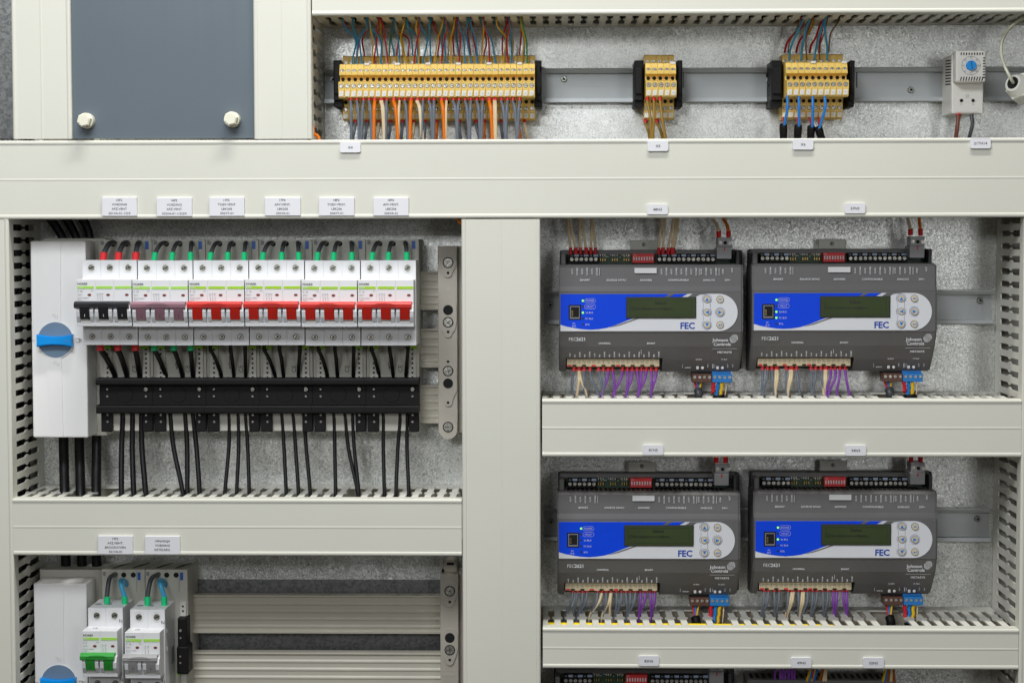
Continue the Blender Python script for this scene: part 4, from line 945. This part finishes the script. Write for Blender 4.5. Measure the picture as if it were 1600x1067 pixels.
    # hood vents row on upper ledge
    m=MB(); z=Z(413,.088); zz=Z(413,.056)
    for k in range(34):
        x=X(889)+k*.00463
        m.prism([(x,.060),(x+.0030,.060),(x+.0030,.080),(x,.080)],'z',zz-.0001,zz+.0002,'hole')
    part(m,'vent_row',r)
    # vertical texts
    m=MB(); y=.0488
    def vt(t,u,v,h=.0015,al='C'): q=P(u,v,y-.0006); m.text(t,q.x,q.z,y-.0006 if v<450 else yl(v),h,'print_white',al,rot=PI/2,bold=True)
    def yl(v): 
        zq=Z(v,.055)
        for (ya,za_),(yb_,zb_) in zip(prof[9:],prof[10:]):
            if zb_<=zq<=za_: return ya+(yb_-ya)*(za_-zq)/(za_-zb_)-.0009
        return .0445
    for k,t in enumerate(['OUT1','OCOM1','OUT2','OCOM2','OUT3','OCOM3']): vt(t,894+k*7.75,424.5)
    for k,t in enumerate(['OUT4','OCOM4','OUT5','OCOM5','OUT6','OCOM6','OUT7','OCOM7','OUT8','OCOM8','OUT9','OCOM9','COM','']): vt(t,1033.5+k*7.75 if k<12 else 1129.5,424.5)
    vt('HOT',1144,422)
    for u in (936.7,1092.5,1123.5):
        q=P(u,424.8,.0485); m.box(q.x-.0002,q.x+.0002,.0482,.0487,q.z-.0036,q.z+.0036,'print_white')
    for t,u in (('BINARY',914.3),('SOURCE 24VAC',963),('ADDRESS',1009),('CONFIGURABLE',1060),('ANALOG',1107.5),('24V~',1137)):
        q=P(u,437.6,.0485); m.text(t,q.x,q.z,.0483,.0019,'print_white',sx=1.05,bold=True)
    part(m,'upper_legend',r); m=MB()
    q=P(890,529.8,.0478); m.text('FEC',P(889,530,.047).x,q.z,.0478,.0034,'print_white','L'); m.text('2621',P(900.5,530,.047).x,q.z,.0478,.0034,'print_white','L',bold=True)
    for t,u,v in (('UNIVERSAL',945,536.3),('BINARY',1017.5,536.3)): q=P(u,v,.051); m.text(t,q.x,q.z,yl(v),.0017,'print_white',bold=True)
    L=['+15V','IN1','ICOM1','IN2','ICOM2','+15V','IN3','ICOM3','IN4','ICOM4','+15V','IN5','ICOM5','IN6','ICOM6','IN7','ICOM7','IN8','ICOM8']
    for k,t in enumerate(L):
        q=P(890.5+k*7.72,554.3,.058); m.text(t,q.x,q.z-.0022,yl(551),.00125,'print_white','L',rot=PI/2,bold=True)
    q=P(1001.8,548,.058); m.box(q.x-.00015,q.x+.00015,yl(548),yl(548)+.0005,q.z-.0033,q.z+.0033,'print_white')
    part(m,'input_legend',r); m=MB()
    for t,u,v,h in (('Johnson',1125,531,.0033),('Controls',1128.5,537.6,.0033)): q=P(u,v,.050); m.text(t,q.x,q.z,yl(v)-.0003,h,'print_white',sx=1.02,bold=True)
    q=P(1132.5,544.8,.053); m.box(q.x-.0123,q.x+.0123,yl(544),yl(544)+.0004,q.z-.0001,q.z+.0001,'print_white')
    q=P(1132.5,550.3,.056); m.text('METASYS',q.x,q.z,yl(550)-.0002,.0020,'print_white',sx=1.25,bold=True)
    part(m,'maker_lettering',r); m=MB()
    for t,u in (('SA BUS',1092,),('FC BUS',1131.5,)): q=P(u,561.5,.062); m.text(t,q.x,q.z,yl(560)-.0003,.0014,'print_white')
    yk=yl(573)-.0008
    for t,u in (('COM',1106),('COM',1137),('SHD',1145)): q=P(u,571.5,.070); m.text(t,q.x,q.z,yk,.0011,'print_white',rot=PI/2)
    q=P(1114,570,.07); m.text('POWER',q.x,q.z,yk,.0013,'print_white',rot=PI/2,bold=True)
    q=P(1075,574.3,.07); m.text('SENSOR',q.x,q.z,yk,.0012,'print_white')
    for u in (1067,1117.5): q=P(u,569.5,.068); m.box(q.x-.0001,q.x+.0001,yk,yk+.0004,q.z-.0036,q.z+.0036,'print_white')
    for u in (1090,1121.3): q=P(u,574.6,.07); m.box(q.x-.0012,q.x+.0012,yk,yk+.0003,q.z-.0014,q.z+.0014,'print_white'); m.text('+',q.x,q.z,yk-.0002,.0016,'ink')
    for u in (1097.8,1129): q=P(u,574.6,.07); m.disc(q.x,q.z,yk,.0014,'print_white',16); m.text('-',q.x,q.z,yk-.0002,.0014,'ink')
    part(m,'bus_legend',r); m=MB()
    xa,xb,za,zb=RC(991.5,418.7,1026,427,.0485); m.box(xa,xb,.0480,.0500,za,zb,'print_white')
    part(m,'address_label',r)
    # globe emblem
    m=MB(); q=P(1146.3,529,.0495); yy=yl(527)-.0006
    for k in range(9):
        a=-.0034+k*.00085; hh=math.sqrt(max(0,.0039**2-a*a))
        pts=[(q.x+(a+.0006*math.sin(t*PI))*.8+ .6*hh*t, q.z+ -.5*a+hh*t) for t in (-1,-.6,-.2,.2,.6,1)]
        pts=[(q.x+max(-.0038,min(.0038,x-q.x)),z) for x,z in pts]
        w=.00021; m.add([(x-w,yy,z) for x,z in pts]+[(x+w,yy,z) for x,z in pts[::-1]],[tuple(range(12))],'print_white')
    part(m,'emblem',r)
    # face
    x_l,x_r=X(875.7),X(1152.5); z_t,z_b=Z(459.3),Z(517.3); rad=(z_t-z_b)/2
    xc_=x_r-rad
    arc=[(xc_+rad*math.cos(a),(z_t+z_b)/2+rad*math.sin(a)) for a in [PI/2-PI*i/18 for i in range(19)]]
    start=X(1080)
    m=MB(); m.prism([(x_l,z_b),(x_l,z_t)]+arc,'y',YF-.0006,YF+.001,'face_white'); part(m,'face_plate',r)
    m=MB(); c=[(875.7,507.2),(886,510.2),(897.8,512.4),(910,514.3),(922.5,515),(935,514.2),(947,512.4),(957,509.5),(968,505.4),(978,501.5),(990,497)]
    pts=[(X(875.7),z_t),(X(1074),z_t),(X(1064),Z(464.5)),(X(990),Z(470)),]+[(X(u),Z(v)) for u,v in c[::-1]]
    m.prism(pts,'y',YF-.0009,YF-.0005,'face_blue'); part(m,'blue_field',r)
    m=MB(); y_=YF-.00105
    # grey swoosh and upper right grey wedge
    sw=[(952,511.5),(968,506.5),(985,500.5),(996,497),(1000,497),(986,502),(968,508.2)]
    m.add([(X(u),y_,Z(v)) for u,v in sw],[tuple(range(7))],'fec'); part(m,'grey_swoosh',r); m=MB()
    m.add([(X(u),y_,Z(v)) for u,v in ((1046,459.3),(1054,459.3),(1044,464.5),(1038,464.5))],[(0,1,2,3)],'fec'); part(m,'grey_stripe',r); m=MB()
    m.add([(X(u),y_,Z(v)) for u,v in ((1082,459.2),(1106,459.2),(1092,460.5),(1087,464),(1074,464.3))],[(0,1,2,3,4)],'fec')
    part(m,'grey_wedge',r)
    m=MB(); xa,xb,za,zb=RC(978.3,464,1087.8,497.6,YF-.0014)
    m.box(xa,xb,YF-.0020,YF+.0002,za,zb,'fec_dark',.0006); part(m,'display_frame',r)
    m=MB(); m.box(xa+.0011,xb-.0011,YF-.0024,YF-.0016,za+.0011,zb-.0011,'lcd'); o=part(m,'display',r)
    s=MB(); y_=YF-.0026; xm=(xa+xb)/2
    for (a,b,c_,d) in ((xa+.004,xb-.004,zb-.0030,zb-.00285),(xa+.004,xb-.004,za+.0030,za+.00315),(xa+.004,xa+.00415,za+.003,zb-.003),(xb-.00415,xb-.004,za+.003,zb-.003)): s.box(a,b,y_,y_+.0002,c_,d,'lcd_ink')
    s.text('Status',xm-.0005,zb-.0056,y_,.0034,'lcd_ink',bold=True); s.text('No objects are configure...',xa+.0088,zb-.0112,y_,.0026,'lcd_ink','L',sx=.98,bold=True)
    q=xa+.0062; s.box(q-.0016,q+.0016,y_,y_+.0002,zb-.0128,zb-.0096,'lcd_ink'); s.box(q-.0011,q+.0011,y_-.0001,y_+.0001,zb-.0123,zb-.0101,'lcd'); s.text('i',q,zb-.0112,y_-.0002,.0018,'lcd_ink',bold=True); part(s,'screen_text',o)
    m=MB(); q=P(1074.3,508.7,YF); m.text('FEC',q.x,q.z,YF-.0008,.0062,'print_blue',bold=1.5,sx=1.0); part(m,'model_lettering',r)
    bt=[(1104.5,467.7),(1125,467.7),(1104.5,487.8),(1125,488),(1104.5,507.5),(1125,507.5)]
    m=MB(); y_=YF-.0008
    for k in (0,2,3,4):
        q=P(bt[k][0],bt[k][1],YF); m.ring(q.x,q.z,y_,.0046,.0049,'print_blue',28)
    m2=MB()
    q0,q2,q3,q4=[P(bt[k][0],bt[k][1],YF) for k in (0,2,3,4)]
    for za_,zb_ in ((q0.z,q2.z),(q2.z,q4.z)):
        for s_ in (-1,1):
            m.box(q0.x+s_*.0033-.0001,q0.x+s_*.0033+.0001,y_,y_+.0001,zb_+.0040,za_-.0040,'print_blue')
        m.box(q0.x-.0031,q0.x+.0031,y_-.0001,y_,zb_+.0026,za_-.0026,'face_white')
    part(m,'key_outline',r)
    for k,(u,v) in enumerate(bt):
        q=P(u,v,YF); s=MB(); s.cyl((q.x,YF-.0004,q.z),(q.x,YF-.0014,q.z),.0037,.0036,'fec',24); s.cyl((q.x,YF-.0014,q.z),(q.x,YF-.0024,q.z),.0033,.0030,'button',24)
        y_=YF-.0026; a=.0017
        T={0:[(0,a),(-a,-a),(a,-a)],2:[(-a,0),(a,a),(a,-a)],3:[(a,0),(-a,a),(-a,-a)],4:[(0,-a),(-a,a),(a,a)]}
        if k in T: s.add([(q.x+x*1.1,y_,q.z+z*1.1) for x,z in T[k]],[(0,1,2)],'print_ltblue')
        elif k==1: s.text('ESC',q.x,q.z,y_,.0014,'print_ltblue',bold=True)
        else: s.box(q.x-.0005,q.x+.0019,y_,y_+.0001,q.z-.0006,q.z-.0001,'print_ltblue'); s.box(q.x+.0013,q.x+.0019,y_,y_+.0001,q.z-.0001,q.z+.0010,'print_ltblue'); s.add([(q.x-.0020,y_,q.z-.00035),(q.x-.0005,y_,q.z+.0007),(q.x-.0005,y_,q.z-.0014)],[(0,1,2)],'print_ltblue')
        part(s,'button',r)
    # bus socket
    m=MB(); xa,xb,za,zb=RC(888.5,476.3,907.8,500,YF-.001); m.box(xa,xb,YF-.0012,YF+.0003,za,zb,'black',.0004); m.box(xa+.0012,xb-.0012,YF-.0014,YF-.0010,za+.0012,zb-.0012,'ink_grey'); m.box(xa+.0022,xb-.0020,YF-.0016,YF-.0012,za+.0028,zb-.0022,'hole')
    for k in range(5): m.box(xa+.0028,xa+.0044,YF-.0018,YF-.0015,za+.0042+k*.0012,za+.0046+k*.0012,'gold_pin')
    part(m,'network_socket',r)
    m=MB(); y_=YF-.0012
    for t,v in (('POWER',469.9),('FAULT',479.2),('SA BUS',488.5),('FC BUS',497.8),('EOL',507)):
        q=P(922 if t in('POWER','FAULT') else 915,v,YF)
        m.text(t,q.x if t in('POWER','FAULT') else q.x,q.z,y_,.0017,'print_white','C' if t in('POWER','FAULT') else 'L',bold=False)
        if t in('POWER','FAULT'):
            w_,h_=.0056,.0022; n_=6; pts=[(q.x+w_-h_+h_*math.cos(a),q.z+h_*math.sin(a)) for a in [-PI/2+PI*i/n_ for i in range(n_+1)]]+[(q.x-w_+h_+h_*math.cos(a),q.z+h_*math.sin(a)) for a in [PI/2+PI*i/n_ for i in range(n_+1)]]
            N_=len(pts); p2=[(q.x+(x-q.x)*.97,q.z+(z-q.z)*.9) for x,z in pts]
            m.add([(x,y_,z) for x,z in pts]+[(x,y_,z) for x,z in p2],[(i,(i+1)%N_,N_+(i+1)%N_,N_+i) for i in range(N_)],'print_white')
    for t,v in (('FC',505.3),('BUS',509.2)): q=P(897,v,YF); m.text(t,q.x,q.z,y_,.0016,'print_white')
    part(m,'face_lettering',r)
    # input terminal strip
    m=MB(); yt=.068; xa,xb,za,zb=RC(886,560.8,1030.3,572.8,yt); m.box(xa-.0006,xb+.0016,yt+.004,.09,za-.002,zb+.0012,'black'); part(m,'terminal_recess',r)
    m=MB(); m.box(xa,xb,yt,.086,za,zb,'tan',.0005); n=19; p=(xb-xa)/n; o=part(m,'input_terminal',r)
    for k in range(n):
        inst(SCT[k%5],'screw',(xa+(k+.5)*p,yt-.0002,zb-.0028),o)
    s=MB()
    for k in range(n):
        s.box(xa+k*p+.0004,xa+(k+1)*p-.0004,yt-.0003,yt+.0003,za+.0003,za+.0019,'red_d' if k%5==0 and k<15 else ('hole' if k%2 else 'tan'))
    part(s,'colour_marks',o)
    for mt,u0,nm in (('plug_brown',1081.6,'bus_plug'),('plug_blue',1113,'bus_plug')):
        m=MB(); yt2=.074; xa,xb,za,zb=RC(u0,584.3,u0+30.8,597.5,yt2); m.box(xa,xb,yt2,.092,za,zb,mt,.0005); m.box(xa,xb-.0006,yt2+.006,.094,zb,zb+.0030,'black' if mt=='plug_brown' else mt); o=part(m,nm,r)
        for k in range(4):
            s=MB(); q=xa+(k+.5)*(xb-xa)/4; s.cyl((q,yt2-.0001,zb-.0032),(q,yt2-.0008,zb-.0032),.0016,.0014,'screw_zinc',14); part(s,'screw',o)
    return r
anchors=[(875.5,459),(1177.8,457.6),(873,814.3),(1180.3,812.8),(866.5,1125)]
A0=P(*anchors[0],YF)
FL=['upper left grey controller with wires entering its top, next to the middle duct','upper right grey controller whose face shows three lit green lights','lower left grey controller with a single lit green light','lower right grey controller beside the right duct','partly hidden grey controller at the bottom edge of the photo']
fec0=build_fec(P(1015,490,.106)); fec0['label']=FL[0]
for o in list(bpy.data.objects):          # hood is widest below: nothing else to move
    pass
FD=[Vector((0,0,0))]
for i,a in enumerate(anchors[1:],1):
    q=P(*a,YF); d=q-A0; c=copy_tree(fec0); c.location=fec0.location+d; c['label']=FL[i]; FD.append(d)
    c['category']='controller'
fecs=[fec0]+[o for o in bpy.data.objects if o.name.startswith('building_controller.')]
fecs.sort(key=lambda o:o.name)
lit=[(1,0,1,0,0),(1,0,1,1,0),(1,0,0,0,0),(1,0,1,0,0)]
for o,d,L in zip(fecs,FD,lit):
    for on,v in zip(L,(469.9,479.2,488.5,497.8,507)):
        q=P(910.7,v,YF)+d; m=MB(); m.cyl((q.x,YF-.0009,q.z),(q.x,YF-.0014,q.z),.0011,.0009,'led_on' if on else 'led_off',14); part(m,'status_light',o)
# wires under the controllers
def fw(f, start, end, col, n_, i, vs=571.5, ve=614, rad=.00155, anchor=(0,0), wide=False):
    pass
G={'G':('w_grey','grey'),'B':('w_beige','beige'),'p':('w_purple','purple')}
names=['upper left','upper right','lower left','lower right']
low=[ [(275,240,'G'),(309,318,'B'),(318,348,'B'),(353,335,'G'),(397,430,'G'),(460,510,'G'),(498,515,'G'),(535,508,'p'),(567,600,'p'),(643,592,'p'),(680,684,'p'),(717,690,'p'),(752,775,'p'),(787,768,'p'),(824,782,'p'),(860,867,'p'),(898,870,'p')],
 [(133,124,'G'),(158,138,'G'),(180,182,'G'),(201,186,'B'),(209,198,'B'),(252,242,'G'),(274,250,'B'),(283,262,'B'),(305,312,'G'),(378,370,'G'),(402,384,'G'),(428,436,'G'),(449,428,'B'),(456,438,'B'),(478,456,'p'),(500,488,'p'),(525,500,'p'),(550,555,'p')],
 [(245,213,'G'),(278,235,'G'),(312,297,'G'),(343,308,'G'),(415,390,'G'),(447,383,'B'),(475,475,'G'),(507,466,'B'),(513,484,'B'),(548,552,'G'),(582,562,'G'),(612,633,'G'),(643,638,'G'),(678,650,'G'),(713,710,'p'),(747,722,'p'),(780,794,'p'),(813,800,'p')],
 [(95,84,'G'),(115,92,'G'),(140,142,'G'),(162,150,'G'),(202,192,'G'),(218,188,'B'),(226,200,'B'),(247,245,'G'),(264,246,'B'),(271,256,'B'),(287,276,'G'),(310,300,'G'),(330,308,'G'),(355,354,'G'),(377,364,'G'),(400,396,'p'),(417,404,'p'),(442,450,'p'),(460,456,'p')] ]
conv=[lambda u:840+u/4.848,lambda u:1150+u/3.233,lambda u:840+u/4.444,lambda u:1160+u/2.83]
vs_=[(571.8,612,604),(570,611,603),(917,959,950),(915.5,960,951)]
dk=['I','I','J','J']
for f in range(4):
    cnt={}
    for s,e,c in low[f]:
        va,ve,vm=vs_[f]; yt=.0735; a=P(conv[f](s),va+.3,yt); g=P(conv[f](e),ve,.068 if f<2 else .078)
        i=cnt.get(c,0); cnt[c]=i+1
        g2=g+Vector((0,-.001,-.012)); xs=snap(dk[f],g.x); 
        mid=(a*.5+g*.5)+Vector(((a.x-g.x)*.18,-.006,0)); g.x=g.x*.5+xs*.5; g2.x=xs
        wire([a,a+Vector((0,-.0012,-.0055)),mid,g,g2],.0014,G[c][0],f"{ordn(i)} {G[c][1]} wire from the left below the {names[f]} controller",'red_f' if c=='G' else 'red_d',fl=.0052,fr=1.35,group='wires leaving the bottoms of the controllers',n=8)
    d=FD[f]; off=(lambda u,v,y: P(840+u/4.848,v,y)+d)
    dep=.06 if f<2 else .07
    zdrop=Vector((0,0,0)) if f<2 else Vector((0,0,-.004))
    for u,e,c,nm in ((1190,1207,'w_red','red'),(1218,1213,'w_brightblue','blue'),(1243,1222,'w_yellow','yellow')):
        wire([off(u,596.5,.080),off((u+e)/2,603,.076),off(e,611,.070)+zdrop],.0010,c,f"thin {nm} wire from the brown bus plug of the {names[f]} controller",n=6,group='thin bus wires')
    for u,e,v,c,nm in ((1332,1328,613,'w_red','red'),(1370,1352,619,'w_brightblue','blue'),(1400,1382,620,'w_yellow','yellow')):
        b0=off(u,596.5,.080); b1=off(e,v,.064)+zdrop; N_=8; pts=[b0.lerp(b1,t/N_)+Vector((.0004*math.sin(t*2.2),-.002*math.sin(t/N_*PI),0)) for t in range(N_+1)]
        wire(pts,.0017 if nm!='red' else .0019,c,f"twisted {nm} wire from the blue bus plug of the {names[f]} controller",group='twisted bus wires')
    a=off(1214,609,.071)+zdrop; m=MB(); m.tube([a,off(1222,616,.068)+zdrop,off(1226,628,.07)+zdrop],.0042 if f<2 else .0046,'w_darkgrey' if f<2 else 'black',12); solo(m,'bus_cable',f"dark sheathed cable below the brown plug of the {names[f]} controller",'cable','sheathed bus cables')
    a=off(1368,617,.066)+zdrop; m=MB(); m.tube([a,off(1372,625,.066)+zdrop,off(1372,640,.07)+zdrop],.0062,'black',12); solo(m,'bus_cable',f"black taped cable below the blue plug of the {names[f]} controller",'cable','sheathed bus cables')
    m=MB(); m.tube([off(1430,596.5,.080),off(1428,606,.076),off(1420,618,.07)+zdrop],.0006,'w_beige',6); solo(m,'screen_wire',f"bare screen wire beside the yellow wire of the {names[f]} controller",'wire','bare screen wires')
# wires above the upper controllers
c1=lambda u:840+u/4.848
cnt=0
for i,(a,b) in enumerate([(228,250),(243,290),(318,325),(338,368),(410,403),(418,438),(937,918),(963,950),(1027,988),(1048,1018),(1065,1030)]):
    wd = .0013
    e=P(c1(b),396.5,.0765); g=P(c1(a),343,.064); xs=snap('D',g.x)
    wire([e,e+Vector((0,-.0003,.006)),P(c1((a+b)/2),368,.071),g,g+Vector((0,0,.02))],wd,'w_beige',f"beige wire, {ordn(i)} from the left above the upper left controller",'red_d',fl=.0062,fr=1.6 if b in(290,368,950,1018) else 1.3,group='beige wires above the upper left controller')
for f,(a,b,c,nm,cf) in enumerate([(1325,1372,'w_beige','beige','upper left'),(1408,1446,'w_orange','orange','upper left')]):
    wire([P(c1(b),370.5,.073),P(c1(b),361,.072),P(c1((a+2*b)/3),352,.07),P(c1(a),341,.066),P(c1(a-10),325,.06)],.0016,c,f"{nm} wire with a red ferrule at the power plug of the {cf} controller",'red_d',fl=.0060,fr=1.5)
for (a,b,c,nm) in ((868,881,'w_beige','beige'),(925,932,'w_orange','orange')):
    q=lambda u:1150+u/3.233
    wire([P(q(b),367,.073),P(q(b),357,.072),P(q((a+b)/2),350,.07),P(q(a),338,.066),P(q(a),322,.06)],.0016,c,f"{nm} wire with a red ferrule at the power plug of the upper right controller",'red_d',fl=.0060,fr=1.5)
for f in (2,3):
    d=FD[f]
    for u,c,nm in ((1372,'w_beige','beige'),(1444,'w_orange','orange')):
        e=P(c1(u),371,.073)+d; wire([e,e+Vector((0,-.001,.008)),e+Vector((0,-.008,.03))],.0016,c,f"{nm} wire at the power plug of the {names[f]} controller",'red_d',fl=.0060,fr=1.5)

# expansion module at the bottom right
r=root('expansion_module',P(1283,1080,.1),'dark grey slotted module peeking out at the bottom edge','module')
m=MB(); xa,xb,za,zb=RC(1167,1062,1400,1110,.070); m.box(xa,xb,.070,.108,za,zb,'fec',.0015); part(m,'housing',r)
m=MB()
for k in range(22):
    x=xa+.004+k*.0064; m.box(x,x+.0035,.078,.098,zb-.0002,zb+.0003,'hole')
part(m,'vent_row',r)
k=0
for u,e in ((1211,1210),(1219,1220),(1222,1224),(1227,1226),(1231,1233),(1234,1231),(1237,1238),(1241,1242)):
    wire([P(e,1080,.08),P((u+e)/2,1058,.074),P(u,1040,.07),P(u,1020,.06)],.0013,'w_purple',f"purple wire hanging below the lowest duct, {ordn(k)} from the left",group='purple wires at the bottom edge'); k+=1
cl=[('w_yellow','yellow'),('w_brightblue','blue'),('w_red','red'),('w_yellow','yellow'),('w_brightblue','blue'),('w_orangebrown','brownish orange'),('w_beige','beige'),('w_beige','beige')]
for k,(u,e) in enumerate(((1266,1259),(1269,1263),(1271,1268),(1273,1267),(1276,1270),(1285,1279),(1289,1285),(1291,1289))):
    wire([P(e,1080,.08),P(e+1,1066,.072),P(u,1045,.068),P(u+1,1025,.06)],.0014,cl[k][0],f"{cl[k][1]} wire in the bundle under label 49N3, {ordn(k)} from the left",group='mixed wires under label 49N3')
for k,(u,e) in enumerate(((1384,1378),(1386,1381),(1389,1385),(1393,1391),(1396,1396))):
    c=[('w_yellow','yellow'),('w_brightblue','blue'),('w_orangebrown','brownish orange'),('w_beige','beige'),('w_orangebrown','brownish orange')][k]
    wire([P(e,1080,.08),P(e+1,1066,.072),P(u,1045,.068),P(u,1025,.06)],.0016,c[0],f"{c[1]} wire in the bundle under label 52N3, {ordn(k)} from the left",group='mixed wires under label 52N3')

# ------------------------------------------------------------------ wires lying inside the ducts
def inside(pts, rad, c, label, cat='cable'):
    m=MB(); m.tube(pts,rad,c,8,4); solo(m,'duct_cable',label,cat,'cables lying inside the ducts')
ZJ=PZ(981.5,0,1220)-.0086
inside([Vector((PX(850,.03),.041,ZJ)),Vector((PX(1000,.03),.041,ZJ-.0004)),Vector((PX(1200,.03),.042,ZJ-.0012)),Vector((PX(1320,.03),.042,ZJ-.002)),Vector((PX(1380,.03),.050,ZJ-.012))],.0056,'yellow_cable','yellow cable lying just behind the cover of the lowest right duct')
random.seed(3)
spec=[('w_beige','beige'),('w_grey','grey'),('w_orange','orange'),('w_purple','purple'),('w_darkgrey','black')]
for k in range(9):
    c,nm=spec[k%5]; v=990+random.random()*10; y=.03+random.random()*.06
    inside([P(855+40*q,v+random.uniform(-2,3),y+random.uniform(-.006,.006)) for q in range(19)],.0019,c,f"{nm} cable, {ordn(k)} of the bundle lying inside the lowest right duct")
for k in range(8):
    c,nm=spec[k%5]; v=633+random.random()*14; y=.03+random.random()*.06
    inside([P(855+40*q,v+random.uniform(-2,3),y+random.uniform(-.006,.006)) for q in range(19)],.0019,c,f"{nm} cable, {ordn(k)} of the bundle lying inside the duct between the controller pairs")
for k in range(11):
    c,nm=[('w_beige','beige'),('w_grey','grey'),('w_gold','ochre'),('w_beige','beige')][k%4]; u=1603+random.random()*22; y=.02+random.random()*.08
    inside([P(u+random.uniform(-3,3),335+45*q,y+random.uniform(-.005,.005)) for q in range(18)],.0020,c,f"{nm} cable, {ordn(k)} of the bundle lying inside the right hand upright duct")
inside([P(1606,960,.02),P(1600,985,.025),P(1585,1000,.03),P(1560,1003,.035)],.0045,'yellow_cable','yellow cable bending round the lower right duct corner')
for k in range(4):
    u=2-k*4; inside([P(u,345,.03+.01*k),P(u+2,600,.03+.01*k),P(u+1,800,.032+.01*k),P(u+3,1080,.03+.01*k)],.0024,'w_blue' if k==0 else 'cable',f"{'blue' if k==0 else 'black'} cable, {ordn(k)} from the right inside the left hand upright duct")
for k in range(3):
    inside([P(468+k*3,30,.03+.02*k),P(470-k,120,.035+.02*k),P(468+k*4,215,.03+.02*k)],.0022,'w_orangebrown' if k else 'cable',f"{'brownish orange' if k else 'black'} cable, {ordn(k)} of three inside the duct left of the long gold strip")
for k in range(6):
    c,nm=[('w_red','red'),('w_blue','blue'),('w_yellow','yellow'),('cable','black'),('w_green','green'),('w_grey','grey')][k]; y=.03+k*.011
    inside([P(495+55*q,14-random.random()*8,y) for q in range(20)],.0016,c,f"{nm} cable lying inside the topmost duct")
m=MB(); m.tube([P(489,195,.03),P(490,208,.028),P(497,214,.03),P(500,225,.03)],.0016,'w_orange',8); solo(m,'orange_wire','orange wire end peeping out left of the long gold strip','wire')
m=MB(); m.tube([P(712,338,.02),P(716,344,.018),P(722,350,.02),P(735,352,.03)],.0014,'w_orange',8); solo(m,'orange_wire','orange wire end at the top of the broad middle duct','wire')
